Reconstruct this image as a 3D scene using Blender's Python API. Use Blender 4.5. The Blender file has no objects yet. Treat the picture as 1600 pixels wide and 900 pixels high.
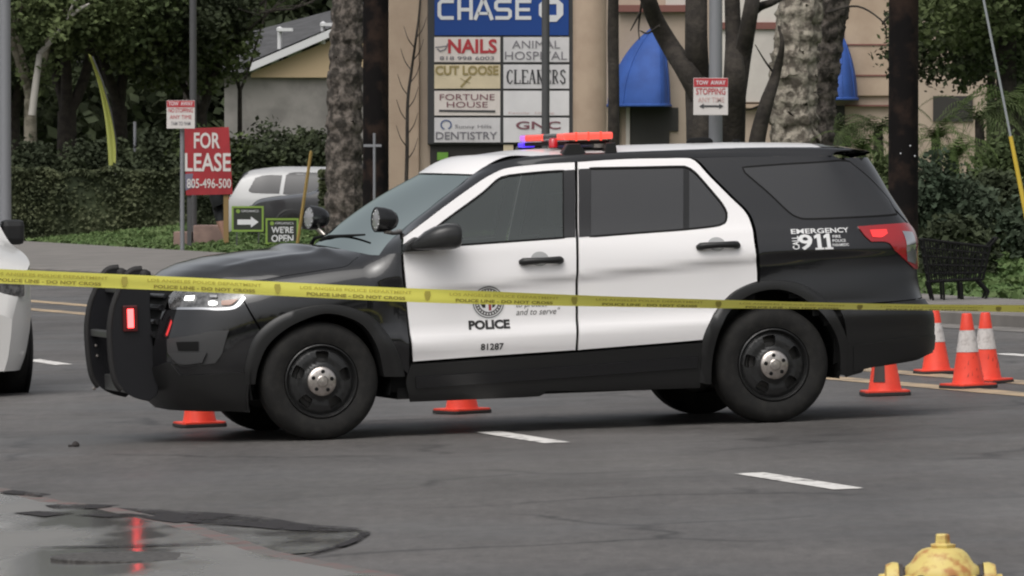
import bpy, math, random
import numpy as np
from mathutils import Vector, Matrix
from mathutils.geometry import delaunay_2d_cdt

random.seed(7); rng = np.random.default_rng(7)
sc = bpy.context.scene
col = sc.collection
R = math.radians

# ------------------------------------------------------------------ camera, sky, sun, exposure
CAMH = 1.66; F = 9680.0; YH = 254.0
PITCH = math.atan((450-YH)/F)
cam = bpy.data.cameras.new('camera'); cam.sensor_width = 36; cam.lens = F/1600*36
cam.clip_start = 1; cam.clip_end = 5000
camo = bpy.data.objects.new('camera', cam); col.objects.link(camo)
camo.location = (0, 0, CAMH); camo.rotation_euler = (R(90)-PITCH, 0, 0)
sc.camera = camo
cam.dof.use_dof = True; cam.dof.focus_distance = 39; cam.dof.aperture_fstop = 34

SUN_EL, SUN_AZ = 58, 205        # azimuth clockwise from +Y
w = bpy.data.worlds.new('World'); sc.world = w; w.use_nodes = True
nt = w.node_tree; bg = nt.nodes['Background']
sky = nt.nodes.new('ShaderNodeTexSky'); sky.sky_type = 'NISHITA'; sky.sun_disc = False
sky.sun_elevation = R(SUN_EL); sky.sun_rotation = R(SUN_AZ); sky.air_density = 1.0; sky.dust_density = 6.0; sky.ozone_density = 1.0
hsv = nt.nodes.new('ShaderNodeHueSaturation'); hsv.inputs['Saturation'].default_value = .22
nt.links.new(sky.outputs[0], hsv.inputs['Color']); nt.links.new(hsv.outputs[0], bg.inputs['Color'])
bg.inputs['Strength'].default_value = .13
sl = bpy.data.lights.new('sun', 'SUN'); sl.energy = .9; sl.angle = R(60); sl.color = (1, .97, .93)
so = bpy.data.objects.new('sun', sl); col.objects.link(so)
_d = Vector((math.sin(R(SUN_AZ))*math.cos(R(SUN_EL)), math.cos(R(SUN_AZ))*math.cos(R(SUN_EL)), math.sin(R(SUN_EL))))
so.rotation_euler = (-_d).to_track_quat('-Z', 'Y').to_euler()
sc.view_settings.view_transform = 'Standard'; sc.view_settings.look = 'None'
sc.view_settings.exposure = 0.10; sc.view_settings.gamma = 1; sc.view_settings.use_curve_mapping = False
sc.render.engine = 'CYCLES'
sc.cycles.pixel_filter_type = 'BLACKMAN_HARRIS'; sc.cycles.filter_width = 2.1
sc.cycles.max_bounces = 8; sc.cycles.transparent_max_bounces = 12

TILT = 0.02834                     # the road rises gently to the right
CPSI, CX, CY = 0.23622, 0.01856, 39.005
def ray(px, py):
    c, s = math.cos(PITCH), math.sin(PITCH)
    u = (px-800)/F; v = (450-py)/F
    return np.array([u, c+v*s, -s+v*c])
def at(px, py, Y):
    d = ray(px, py); return np.array([0, 0, CAMH]) + d*(Y/d[1])
def proj(P):
    c, s = math.cos(PITCH), math.sin(PITCH)
    z = P[2]-CAMH; d = P[1]*c-z*s
    return np.array([800+F*P[0]/d, 450-F*(z*c+P[1]*s)/d])
def gz(x): return math.tan(TILT)*x
_cz, _sz, _ct, _st = math.cos(CPSI), math.sin(CPSI), math.cos(TILT), math.sin(TILT)
RM = np.array([[_ct,0,-_st],[0,1,0],[_st,0,_ct]]) @ np.array([[_cz,-_sz,0],[_sz,_cz,0],[0,0,1]])
CO = np.array([CX, CY, gz(CX)])
def cproj(L): return proj(RM @ np.asarray(L, float) + CO)
def unpy(px, py, y):               # pixel -> car point on the plane Y = y
    o = RM.T @ (np.array([0,0,CAMH])-CO); d = RM.T @ ray(px, py)
    return o + d*((y-o[1])/d[1])
def sstep(a, b, x):
    t = min(1, max(0, (x-a)/(b-a))); return t*t*(3-2*t)
def table(pts, lo=0.15, hi=1.85, n=681, sig=0.014):
    pts = np.array(pts, float); g = np.linspace(lo, hi, n); x, y = pts[:,0], pts[:,1]
    h = np.diff(x); dl = np.diff(y)/h; m = np.zeros(len(x))
    m[1:-1] = np.where(dl[:-1]*dl[1:] > 0, 2*dl[:-1]*dl[1:]/(dl[:-1]+dl[1:]+1e-12), 0); m[0], m[-1] = dl[0], dl[-1]
    i = np.clip(np.searchsorted(x, g)-1, 0, len(x)-2); t = (g-x[i])/h[i]
    v = (2*t**3-3*t**2+1)*y[i]+(t**3-2*t**2+t)*h[i]*m[i]+(-2*t**3+3*t**2)*y[i+1]+(t**3-t**2)*h[i]*m[i+1]
    v = np.where(g < x[0], y[0]+m[0]*(g-x[0]), np.where(g > x[-1], y[-1]+m[-1]*(g-x[-1]), v))
    s = sig/((hi-lo)/(n-1)); k = np.arange(-int(3*s)-1, int(3*s)+2); w = np.exp(-.5*(k/max(s,1e-6))**2); w /= w.sum()
    vp = np.pad(v, len(k)//2, mode='reflect', reflect_type='odd'); return g, np.convolve(vp, w, 'valid')
# half widths against height: doors, front wings
WD = table([(.18,.88),(.26,.925),(.40,.955),(.47,.970),(.555,.990),(.60,.993),(.615,.991),(.675,.968),(.70,.963),(.82,.957),(.90,.957),(.93,.962),(.950,.975),(.957,.978),(1.03,.972),(1.12,.955),(1.19,.930),(1.235,.905),(1.30,.875),(1.40,.832),(1.52,.778),(1.62,.728),(1.68,.692),(1.74,.645)], sig=.008)
WF = table([(.18,.88),(.26,.925),(.40,.955),(.47,.968),(.60,.978),(.75,.982),(.88,.978),(.96,.965),(1.02,.940),(1.07,.898),(1.10,.855),(1.125,.80),(1.15,.72),(1.2,.55)])
# plan outline of one side, rear centre to nose
_pl = np.array([(2.62,0),(2.615,.27),(2.595,.52),(2.545,.72),(2.44,.86),(2.25,.935),(1.95,.98),(1.4,1.0),(.6,1.0),(0,1.0),(-.6,1.0),(-1.1,1.0),(-1.5,.995),(-1.75,.975),(-1.98,.925),(-2.16,.835),(-2.28,.71),(-2.36,.53),(-2.405,.27),(-2.42,0)], float)
def catmull(P, n=12, closed=False):
    P = np.asarray(P, float); out = []; N = len(P)
    for i in range(N if closed else N-1):
        if closed: a, b, c, d = P[i-1], P[i], P[(i+1)%N], P[(i+2)%N]
        else:
            b, c = P[i], P[i+1]; a = P[i-1] if i else 2*b-c; d = P[i+2] if i+2 < N else 2*c-b
        for k in range(n):
            t = k/n; out.append(.5*(2*b+(c-a)*t+(2*a-5*b+4*c-d)*t*t+(3*b-a-3*c+d)*t**3))
    if not closed: out.append(P[-1])
    return np.array(out)
_pc = catmull(_pl, 16); _pu = np.r_[0, np.cumsum(np.hypot(*np.diff(_pc, axis=0).T))]
_pu = np.interp(0, -_pc[:,0], _pu) - _pu                      # u = x along the straight flank, + to the rear
_o = np.argsort(_pu); _pu = _pu[_o]; _px = _pc[_o,0]; _py = _pc[_o,1]
UNOSE, UTAIL = _pu[0], _pu[-1]
NOSE = table([(.2,.16),(.28,.08),(.36,.03),(.5,0),(.62,.005),(.72,.03),(.85,.07),(.95,.12),(1.02,.20),(1.1,.34)], sig=.02)
TAIL = table([(.2,.16),(.30,.06),(.42,.005),(.58,0),(.66,.015),(.72,.06),(.85,.085),(1.0,.085),(1.12,.09),(1.2,.12),(1.4,.23),(1.6,.33),(1.7,.40)], sig=.02)
def P(u, z):                        # near flank of the body: u along the outline, z up
    x = np.interp(u, _pu, _px); y = np.interp(u, _pu, _py)
    if x < -.93:
        dr = .135*sstep(-.9, -2.3, x)+.02*sstep(-1.9,-2.4,x); zz = z+dr*sstep(.45,.9,z)
        t = sstep(-1.14, -.94, x); w = (1-t)*np.interp(zz, *WF)+t*np.interp(z, *WD)
    else:
        k = .068*(x-.2)*sstep(.68,.9,z)*(1-sstep(1.02,1.16,z))+.03*(x-.2)*sstep(.47,.6,z)*(1-sstep(.6,.8,z))
        w = np.interp(z-k, *WD)
        r = sstep(.9, 1.7, x); w += r*.016*math.exp(-((z-.75)/.16)**2)
    if x < 0: x = x+np.interp(z, *NOSE)*sstep(-1.65, -2.3, x)
    else: x = x-np.interp(z, *TAIL)*sstep(1.75, 2.42, x) 
    return np.array([x, -y*w, z])
def N(u, z):
    a = P(u+.004, z)-P(u-.004, z); b = P(u, z+.004)-P(u, z-.004)
    n = np.cross(a, b); n /= np.linalg.norm(n)+1e-12
    return n
def onP(px, py, guess=None):
    g = guess if guess is not None else unpy(px, py, -.93)
    u, z = float(g[0]), float(g[-1])
    u = min(UTAIL-.02, max(UNOSE+.02, u))
    for it in range(40):
        r = cproj(P(u, z))-np.array([px, py])
        if abs(r).max() < .02: break
        J = np.array([cproj(P(u+.002, z))-cproj(P(u-.002, z)), cproj(P(u, z+.002))-cproj(P(u, z-.002))]).T/.004
        try: d = np.linalg.solve(J, -r)
        except Exception: break
        m = abs(d).max(); d *= min(1, .15/max(m, 1e-9)); u += d[0]; z += d[1]
        u = min(UTAIL, max(UNOSE, u)); z = min(1.8, max(.16, z))
    return u, z, abs(r).max()
# ------------------------------------------------------------------ helpers
def mat(name, base=(.5,.5,.5), rough=.5, metal=0, spec=.5, noise=None, bump=None, emit=None, coat=0, trans=0, coords='Object', rvar=None):
    """noise = (scale, other colour, low, high); bump = (scale, strength, distance)"""
    m = bpy.data.materials.new(name); m.use_nodes = True; t = m.node_tree; b = t.nodes['Principled BSDF']
    b.inputs['Base Color'].default_value = (*base, 1); b.inputs['Roughness'].default_value = rough
    b.inputs['Metallic'].default_value = metal; b.inputs['Specular IOR Level'].default_value = spec
    b.inputs['Coat Weight'].default_value = coat; b.inputs['Coat Roughness'].default_value = .04
    if emit: b.inputs['Emission Color'].default_value = (*emit[0], 1); b.inputs['Emission Strength'].default_value = emit[1]
    tc = t.nodes.new('ShaderNodeTexCoord')
    def nz(scale, det=5, rg=.6):
        n = t.nodes.new('ShaderNodeTexNoise'); n.inputs['Scale'].default_value = scale; n.inputs['Detail'].default_value = det; n.inputs['Roughness'].default_value = rg
        t.links.new(tc.outputs[coords], n.inputs['Vector']); return n
    if noise:
        s, c2, lo, hi = noise; n = nz(s)
        mr = t.nodes.new('ShaderNodeMapRange'); mr.inputs['From Min'].default_value = lo; mr.inputs['From Max'].default_value = hi
        t.links.new(n.outputs[0], mr.inputs['Value'])
        mx = t.nodes.new('ShaderNodeMix'); mx.data_type = 'RGBA'; mx.inputs[6].default_value = (*base, 1); mx.inputs[7].default_value = (*c2, 1)
        t.links.new(mr.outputs[0], mx.inputs[0]); t.links.new(mx.outputs[2], b.inputs['Base Color'])
    if rvar:
        n = nz(rvar[0]); mr = t.nodes.new('ShaderNodeMapRange'); mr.inputs['From Min'].default_value = .35; mr.inputs['From Max'].default_value = .65
        mr.inputs['To Min'].default_value = rvar[1]; mr.inputs['To Max'].default_value = rvar[2]
        t.links.new(n.outputs[0], mr.inputs['Value']); t.links.new(mr.outputs[0], b.inputs['Roughness'])
    if bump:
        n = nz(bump[0]); bp = t.nodes.new('ShaderNodeBump'); bp.inputs['Strength'].default_value = bump[1]; bp.inputs['Distance'].default_value = bump[2]
        t.links.new(n.outputs[0], bp.inputs['Height']); t.links.new(bp.outputs[0], b.inputs['Normal'])
    return m

def tag(o, label=None, cat=None, group=None, kind=None):
    if label: o['label'] = label
    if cat: o['category'] = cat
    if group: o['group'] = group
    if kind: o['kind'] = kind
    return o
def thing(name, label, cat, loc=(0,0,0), rz=0, group=None):
    o = bpy.data.objects.new(name, None); col.objects.link(o); o.empty_display_size = .2
    o.location = loc; o.rotation_euler = (0, 0, rz); return tag(o, label, cat, group)
def wloc(o):
    v = np.zeros(3)
    while o is not None: v += np.array(o.location); o = o.parent
    return v
def link(name, me, m, parent=None):
    o = bpy.data.objects.new(name, me); col.objects.link(o)
    if m is not None: me.materials.append(m)
    o.parent = parent; return o
def smooth(me, ang=None):
    me.polygons.foreach_set('use_smooth', [True]*len(me.polygons))
    if ang: me.set_sharp_from_angle(angle=R(ang))
class MB:
    """collects shapes, then links them as one mesh"""
    def __init__(s): s.v = []; s.f = []
    def add(s, v, f):
        k = len(s.v); s.v += [tuple(float(c) for c in p) for p in v]; s.f += [tuple(i+k for i in q) for q in f]; return s
    def box(s, a, b):
        (x0,y0,z0),(x1,y1,z1) = a, b
        return s.add([(x0,y0,z0),(x1,y0,z0),(x1,y1,z0),(x0,y1,z0),(x0,y0,z1),(x1,y0,z1),(x1,y1,z1),(x0,y1,z1)],
                     [(0,3,2,1),(4,5,6,7),(0,1,5,4),(1,2,6,5),(2,3,7,6),(3,0,4,7)])
    def tube(s, path, rad, n=10, caps=True, sq=None):
        path = [np.array(p, float) for p in path]; m = len(path)
        rad = list(rad) if hasattr(rad, '__len__') else [rad]*m
        V = []; prev = None
        for i, p in enumerate(path):
            d = path[min(i+1, m-1)]-path[max(i-1, 0)]; d = d/(np.linalg.norm(d)+1e-12)
            a = np.array([0,0,1.]) if abs(d[2]) < .9 else np.array([0,1.,0])
            if prev is not None: a = prev
            e1 = a-d*np.dot(a, d); e1 /= np.linalg.norm(e1)+1e-12; e2 = np.cross(d, e1); prev = e1
            for k in range(n):
                an = 2*math.pi*k/n; V.append(p+rad[i]*(math.cos(an)*e1+math.sin(an)*e2))
        Fc = [(i*n+k, i*n+(k+1)%n, (i+1)*n+(k+1)%n, (i+1)*n+k) for i in range(m-1) for k in range(n)]
        if caps: Fc += [tuple(range(n-1,-1,-1)), tuple((m-1)*n+k for k in range(n))]
        return s.add(V, Fc)
    def lathe(s, prof, n=32, axis='z', org=(0,0,0), closed=False):
        """prof: (radius, height) list; axis 'y' means height runs along -y (towards the viewer)"""
        V = []
        for r, h in prof:
            for k in range(n):
                a = 2*math.pi*k/n; c, q = r*math.cos(a), r*math.sin(a)
                if axis == 'z': V.append((org[0]+c, org[1]+q, org[2]+h))
                elif axis == 'y': V.append((org[0]+c, org[1]-h, org[2]+q))
                else: V.append((org[0]+h, org[1]+c, org[2]+q))
        m = len(prof); Fc = []
        for i in range(m if closed else m-1):
            j = (i+1) % m
            for k in range(n): Fc.append((i*n+k, i*n+(k+1)%n, j*n+(k+1)%n, j*n+k))
        return s.add(V, Fc)
    def prism(s, poly, d, org, ux, uy, un):
        """2-D polygon in the (ux,uy) frame, extruded by d along un"""
        org, ux, uy, un = (np.array(q, float) for q in (org, ux, uy, un)); n = len(poly)
        A = [org+ux*p[0]+uy*p[1] for p in poly]; B = [a+un*d for a in A]
        return s.add(A+B, [tuple(range(n-1,-1,-1)), tuple(range(n, 2*n))]+[(i, (i+1)%n, n+(i+1)%n, n+i) for i in range(n)])
    def build(s, name, m, parent=None, world=True, sm=None, bevel=0):
        me = bpy.data.meshes.new(name)
        v = np.array(s.v, float)
        org = None
        if world and parent is not None: v = v-wloc(parent)
        elif world and parent is None:
            org = np.array([(v[:,0].min()+v[:,0].max())/2, (v[:,1].min()+v[:,1].max())/2, v[:,2].min()]); v = v-org
        me.from_pydata(v.tolist(), [], s.f); me.update()
        import bmesh
        bm = bmesh.new(); bm.from_mesh(me); bmesh.ops.recalc_face_normals(bm, faces=bm.faces)
        if bevel:
            es = [e for e in bm.edges if len(e.link_faces) == 2 and e.calc_face_angle(0) > .6]
            bmesh.ops.bevel(bm, geom=es, offset=bevel, segments=2, affect='EDGES', profile=.6)
        bm.to_mesh(me); bm.free()
        if sm: smooth(me, sm)
        o = link(name, me, m, parent)
        if org is not None: o.location = org
        return o

def dense(pts, step=.03, ang=42):
    """closed outline: smooth through gentle points, keep sharp corners"""
    P_ = [np.array(p, float) for p in pts]; n = len(P_); out = []
    def corner(i):
        a, b = P_[i]-P_[i-1], P_[(i+1)%n]-P_[i]
        c = np.dot(a, b)/(np.linalg.norm(a)*np.linalg.norm(b)+1e-12); return math.degrees(math.acos(max(-1, min(1, c)))) > ang
    cr = [corner(i) for i in range(n)]
    for i in range(n):
        b, c = P_[i], P_[(i+1)%n]
        a = P_[i-1] if not cr[i] else 2*b-c
        d = P_[(i+2)%n] if not cr[(i+1)%n] else 2*c-b
        k = max(1, int(math.ceil(np.linalg.norm(c-b)/step)))
        for j in range(k):
            t = j/k; out.append(.5*(2*b+(c-a)*t+(2*a-5*b+4*c-d)*t*t+(3*b-a-3*c+d)*t**3))
    return np.array(out)
def inside(poly, pts):
    x, y = pts[:,0], pts[:,1]; r = np.zeros(len(pts), bool); q = np.roll(poly, -1, 0)
    for (x0,y0),(x1,y1) in zip(poly, q):
        c = ((y0 > y) != (y1 > y)); r ^= c & (x < (x1-x0)*(y-y0)/((y1-y0) if y1 != y0 else 1e-12)+x0)
    return r
def area2(p): q = np.roll(p, -1, 0); return float((p[:,0]*q[:,1]-q[:,0]*p[:,1]).sum())
def grow(poly, d):
    """offset a closed outline outwards by d"""
    if area2(poly) < 0: poly = poly[::-1]
    a = np.roll(poly, 1, 0); b = np.roll(poly, -1, 0); t = b-a; t /= np.linalg.norm(t, axis=1)[:,None]+1e-12
    return poly+np.stack([t[:,1], -t[:,0]], 1)*d
def tri(poly, holes=(), step=.04):
    loops = [poly]+list(holes); pts = []; ed = []
    for l in loops:
        k = len(pts); n = len(l); pts += [tuple(p) for p in l]; ed += [(k+i, k+(i+1)%n) for i in range(n)]
    lo, hi = poly.min(0), poly.max(0)
    gx, gy = np.meshgrid(np.arange(lo[0]+step/2, hi[0], step), np.arange(lo[1]+step/2, hi[1], step))
    g = np.stack([gx.ravel(), gy.ravel()], 1)
    if len(g):
        k = inside(poly, g)
        for h in holes: k &= ~inside(h, g)
        g = g[k]; B = np.concatenate(loops)
        if len(g): g = g[np.array([((B-p)**2).sum(1).min() > (step*.45)**2 for p in g], bool)]
        pts += [tuple(p) for p in g]
    r = delaunay_2d_cdt([Vector(p) for p in pts], ed, [], 0, 1e-7)
    V = np.array([tuple(p) for p in r[0]]); Fc = np.array([tuple(f) for f in r[2]])
    c = V[Fc].mean(1); k = inside(poly, c)
    for h in holes: k &= ~inside(h, c)
    return V, Fc[k]
def surf_mesh(S, SN, poly, holes=(), step=.04, off=0.0, ret=.0, mirror=False):
    """sheet-metal panel: a 2-D outline laid on the surface S(a, b), with its edge turned in"""
    if area2(poly) < 0: poly = poly[::-1]
    holes = [h if area2(h) < 0 else h[::-1] for h in holes]
    V, Fc = tri(poly, holes, step)
    nr = [SN(*p) for p in V]; v = [S(*p)+n*off for p, n in zip(V, nr)]; f = [tuple(int(i) for i in q) for q in Fc]
    # outward orientation
    if sum(np.dot(np.cross(v[q[1]]-v[q[0]], v[q[2]]-v[q[0]]), nr[q[0]]) for q in f) < 0: f = [q[::-1] for q in f]
    if ret:
        for l in [poly]+holes:
            k = len(v); n = len(l); cn = np.roll(l, -1, 0)-np.roll(l, 1, 0)
            for p, t in zip(l, cn):
                s0 = S(*p); nn = SN(*p); q = np.array([t[1], -t[0]]); q = q/(np.linalg.norm(q)+1e-12)
                o2 = S(*(p+q*.004))-s0; o2 /= np.linalg.norm(o2)+1e-12
                v += [s0+nn*off, s0+nn*(off-ret)]; nr += [o2, o2]
            for i in range(n):
                j = (i+1) % n; f.append((k+2*i, k+2*i+1, k+2*j+1, k+2*j))
    v = np.array(v); nr = np.array(nr)
    if mirror: v = v*[1,-1,1]; nr = nr*[1,-1,1]; f = [q[::-1] for q in f]
    return v, f, nr
def mesh_n(name, v, f, nr, m, parent):
    me = bpy.data.meshes.new(name); me.from_pydata(v.tolist(), [], f); me.update(); smooth(me)
    me.normals_split_custom_set_from_vertices([tuple(n) for n in nr]); return link(name, me, m, parent)
def grid(name, G, m, parent, world=False, ang=None, flip=False):
    G = np.array(G, float); a, b = G.shape[:2]; v = G.reshape(-1, 3)
    if world and parent is not None: v = v-wloc(parent)
    f = [(i*b+j, i*b+j+1, (i+1)*b+j+1, (i+1)*b+j) for i in range(a-1) for j in range(b-1)]
    if flip: f = [q[::-1] for q in f]
    me = bpy.data.meshes.new(name); me.from_pydata(v.tolist(), [], f); me.update(); smooth(me, ang); return link(name, me, m, parent)

_tx = {}
def glyphs(s, bold=0.0):
    """outline text as flat 2-D vertices and faces, cropped to its own box and scaled to 0..1 in both directions"""
    if (s, bold) in _tx: return _tx[(s, bold)]
    c = bpy.data.curves.new('lettering', 'FONT'); c.body = s; c.resolution_u = 3; c.offset = bold; c.fill_mode = 'FRONT'
    o = bpy.data.objects.new('lettering', c); col.objects.link(o)
    dg = bpy.context.evaluated_depsgraph_get(); dg.update()
    me = bpy.data.meshes.new_from_object(o.evaluated_get(dg))
    v = np.array([tuple(q.co[:2]) for q in me.vertices]); f = [tuple(p.vertices) for p in me.polygons]
    bpy.data.objects.remove(o); bpy.data.curves.remove(c); bpy.data.meshes.remove(me)
    lo, hi = v.min(0), v.max(0); v = (v-lo)/(hi-lo); _tx[(s, bold)] = (v, f); return v, f
def write(mb, s, org, ux, uy, x0, y0, x1, y1, bold=.0, shear=0):
    """letters in the box (x0,y0)-(x1,y1) of the frame (org, ux, uy)"""
    v, f = glyphs(s, bold); org, ux, uy = (np.array(q, float) for q in (org, ux, uy))
    mb.add([org+ux*(x0+(x1-x0)*p[0]+shear*p[1]*(y1-y0))+uy*(y0+(y1-y0)*p[1]) for p in v], f); return mb

def leaf_mesh(name, pts, size, m, parent=None, kind_up=.0, org=None, aspect=1.6):
    """one quad per leaf at each point"""
    pts = np.asarray(pts, float); n = len(pts)
    a = rng.normal(size=(n,3)); a[:,2] *= .7; a /= np.linalg.norm(a, axis=1)[:,None]
    b = rng.normal(size=(n,3)); b -= a*(a*b).sum(1)[:,None]; b /= np.linalg.norm(b, axis=1)[:,None]
    s = size*(.6+.8*rng.random((n,1)))
    q = np.stack([pts-a*s*aspect/2, pts+b*s*.5, pts+a*s*aspect/2, pts-b*s*.5], 1).reshape(-1, 3)
    if parent is not None: q = q-wloc(parent)
    elif org is not None: q = q-np.array(org)
    me = bpy.data.meshes.new(name); me.vertices.add(4*n); me.vertices.foreach_set('co', q.ravel())
    me.loops.add(4*n); me.loops.foreach_set('vertex_index', np.arange(4*n)); me.polygons.add(n)
    me.polygons.foreach_set('loop_start', np.arange(0, 4*n, 4)); me.update(calc_edges=True)
    o = link(name, me, m, parent)
    if parent is None and org is not None: o.location = org
    return o
def clumps(c, r, nc, nl, cr, shell=.55):
    """leaf points in round clumps scattered through an ellipsoid"""
    c = np.array(c, float); r = np.array(r, float); out = []
    d = rng.normal(size=(nc,3)); d /= np.linalg.norm(d, axis=1)[:,None]; rad = shell+(1-shell)*rng.random((nc,1))
    cc = c+d*rad*r*(.8+.35*rng.random((nc,1)))
    for k in range(nc):
        p = rng.normal(size=(nl,3)); p /= np.linalg.norm(p, axis=1)[:,None]; p *= (rng.random((nl,1))**.45)*cr*(.6+.8*rng.random()); p[:,2] *= .75
        out.append(cc[k]+p)
    return np.concatenate(out)
# ------------------------------------------------------------------ materials
M_black = mat('black_paint', (.009,.009,.010), .08, spec=.5, coat=.6, rvar=(3,.05,.10))
M_white = mat('white_paint', (.82,.80,.795), .28, coat=.5)
M_gloss = mat('gloss_black_plastic', (.012,.012,.013), .22)
M_fog = mat('fog_bezel_plastic', (.040,.040,.041), .5)
M_redlens = mat('red_lens', (.05,.003,.004), .3, coat=.5, emit=((1,.02,.02), .018))  # red-tinted housing; its faint emission stands in for the LED's glow
M_trim = mat('dark_grey_plastic', (.012,.012,.012), .40, bump=(260,.05,.002))
M_mirror = mat('mirror_shell', (.022,.022,.022), .32)
M_rubber = mat('window_rubber', (.005,.005,.005), .7, spec=.2)
M_rub2 = mat('matt_rubber', (.012,.011,.011), .7)
M_void = mat('shadowed_black', (.006,.006,.006), .8, spec=.2)
M_int = mat('cabin_fabric', (.03,.03,.03), .9)
M_bar = mat('push_bar_steel', (.010,.010,.012), .38, spec=.4)
M_bar2 = mat('bar_edge', (.05,.05,.05), .4)
M_rim = mat('black_steel_rim', (.012,.012,.012), .36, rvar=(40,.28,.5))
M_tyre = mat('tyre_rubber', (.012,.0115,.011), .8, spec=.3, noise=(14,(.022,.021,.019),.45,.7), bump=(120,.2,.002))
M_brake = mat('brake_disc', (.13,.125,.12), .55, metal=.3)
M_cap = mat('brushed_cap', (.62,.57,.53), .3, metal=1, noise=(40,(.35,.31,.28),.45,.75))
M_chrome = mat('chrome', (.75,.75,.76), .12, metal=1)
M_lamp = mat('lamp_glass', (.16,.16,.16), .12, metal=.25, coat=1, noise=(30,(.05,.05,.05),.4,.6))
M_lens = mat('spot_lens', (.30,.30,.31), .15, coat=1)
M_amber = mat('amber_marker', (.28,.12,.07), .2, coat=1)
M_hshade = mat('handle_shade', (.40,.40,.40), .35)  # grey for the shade in the door-handle bowl, painted flat
M_white_glow = mat('lit_lamp', (1,1,1), .3, emit=((1,.99,.95), 1.6))
M_red = mat('tail_lamp_red', (.34,.012,.016), .12, coat=1)
M_red2 = mat('tail_lamp_lit', (.8,.03,.03), .15, coat=1, emit=((1,.05,.05), .45))
M_red_glow = mat('red_led', (1,.1,.1), .3, emit=((1,.05,.05), 7))
M_red_bar = mat('red_beacon', (.8,.05,.04), .2, coat=1, emit=((1,.13,.09), .95), noise=(9,(.5,.02,.02),.4,.6))
M_red_bar2 = mat('red_beacon_far', (.8,.05,.04), .2, coat=1, emit=((1,.10,.06), .75))
M_red_dim = mat('red_lamp', (.35,.01,.02), .2, coat=1, emit=((1,.05,.05), .1))
M_smoke = mat('smoked_lens', (.06,.055,.055), .2, coat=1)
M_magenta = mat('magenta_beacon', (.6,.2,.8), .2, coat=1, emit=((.8,.25,1), .6))
M_blue_glow = mat('blue_beacon', (.05,.03,.6), .2, coat=1, emit=((.12,.05,1), .9))
M_ink = mat('black_ink', (.02,.018,.018), .5); M_ink2 = mat('grey_ink', (.10,.095,.09), .5)
M_decal = mat('white_decal', (.72,.72,.72), .4); M_sealred = mat('red_decal', (.30,.03,.03), .5)
def glass(name, tint, dark, ior, gcol=(.95,1,.98,1)):
    m = bpy.data.materials.new(name); m.use_nodes = True; t = m.node_tree; t.nodes.clear()
    o = t.nodes.new('ShaderNodeOutputMaterial'); tr = t.nodes.new('ShaderNodeBsdfTransparent'); tr.inputs[0].default_value = (*tint, 1)
    df = t.nodes.new('ShaderNodeBsdfDiffuse'); df.inputs[0].default_value = (*dark, 1)
    gl = t.nodes.new('ShaderNodeBsdfGlossy'); gl.inputs['Roughness'].default_value = .03; gl.inputs[0].default_value = gcol
    fr = t.nodes.new('ShaderNodeFresnel'); fr.inputs[0].default_value = ior
    a = t.nodes.new('ShaderNodeMixShader'); a.inputs[0].default_value = .35; b = t.nodes.new('ShaderNodeMixShader')
    t.links.new(tr.outputs[0], a.inputs[1]); t.links.new(df.outputs[0], a.inputs[2]); t.links.new(fr.outputs[0], b.inputs[0])
    t.links.new(a.outputs[0], b.inputs[1]); t.links.new(gl.outputs[0], b.inputs[2]); t.links.new(b.outputs[0], o.inputs[0]); return m
M_glass = glass('door_glass', (.42,.46,.45), (.06,.07,.068), 1.75)
M_wind = glass('windscreen_glass', (.42,.50,.48), (.050,.066,.061), 1.5, (.62,.70,.67,1))
M_divider = mat('window_divider', (.008,.008,.008), .12, spec=.5)
M_dglass = mat('privacy_glass', (.022,.022,.023), .05, spec=.9)

M_grass = mat('verge_grass', (.06,.10,.03), .9, noise=(1.2,(.075,.095,.035),.4,.6), bump=(30,.6,.04))
def foliage(name, a, b, scale=.6): return mat(name, a, .75, spec=.15, noise=(scale, b, .4, .62))
M_leafd = foliage('dark_evergreen_leaves', (.034,.043,.024), (.070,.086,.044))
M_leafm = foliage('mid_green_leaves', (.052,.072,.030), (.110,.138,.056))
M_leafl = foliage('light_green_leaves', (.055,.085,.025), (.10,.14,.045))
M_leafh = foliage('hedge_leaves', (.058,.070,.038), (.100,.112,.060), 1.2)
M_leafb = foliage('bluish_shrub_leaves', (.040,.058,.036), (.080,.100,.064), 1.0)
M_barkd = mat('dark_bark', (.022,.018,.015), .95, noise=(6,(.042,.035,.028),.4,.6), bump=(18,.8,.03))
M_barkp = mat('pale_bark', (.24,.22,.17), .9, noise=(5,(.11,.10,.07),.45,.6))
M_palm = mat('palm_bark', (.34,.305,.25), .95, noise=(7,(.10,.085,.068),.42,.58), bump=(9,1,.06))
M_palm2 = mat('dark_palm_bark', (.17,.145,.125), .95, noise=(7,(.04,.034,.028),.4,.56), bump=(9,1,.06))
M_wood = mat('creosoted_pole', (.030,.020,.016), .95, spec=.1, noise=(2,(.009,.008,.008),.42,.54))
M_wood2 = mat('raw_wood', (.26,.17,.07), .8)
M_metalg = mat('galvanised_grey', (.23,.235,.25), .5, metal=.2)
M_metald = mat('dark_metal', (.07,.07,.072), .5)
M_tan = mat('tan_stucco', (.44,.355,.28), .9, noise=(.7,(.36,.285,.225),.4,.65))
M_tan2 = mat('tan_column', (.47,.36,.27), .85, noise=(1.2,(.39,.29,.215),.4,.65))
M_cream = mat('pale_stucco', (.62,.58,.53), .9, noise=(.6,(.52,.48,.44),.4,.6))
M_redtrim = mat('brick_red_trim', (.20,.085,.07), .8)
M_awn = mat('blue_awning', (.025,.085,.33), .7, noise=(1.5,(.018,.065,.26),.4,.6))
M_dkdoor = mat('dark_doorway', (.03,.027,.024), .6)
M_signblue = mat('blue_sign_face', (.012,.06,.27), .35)
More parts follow.
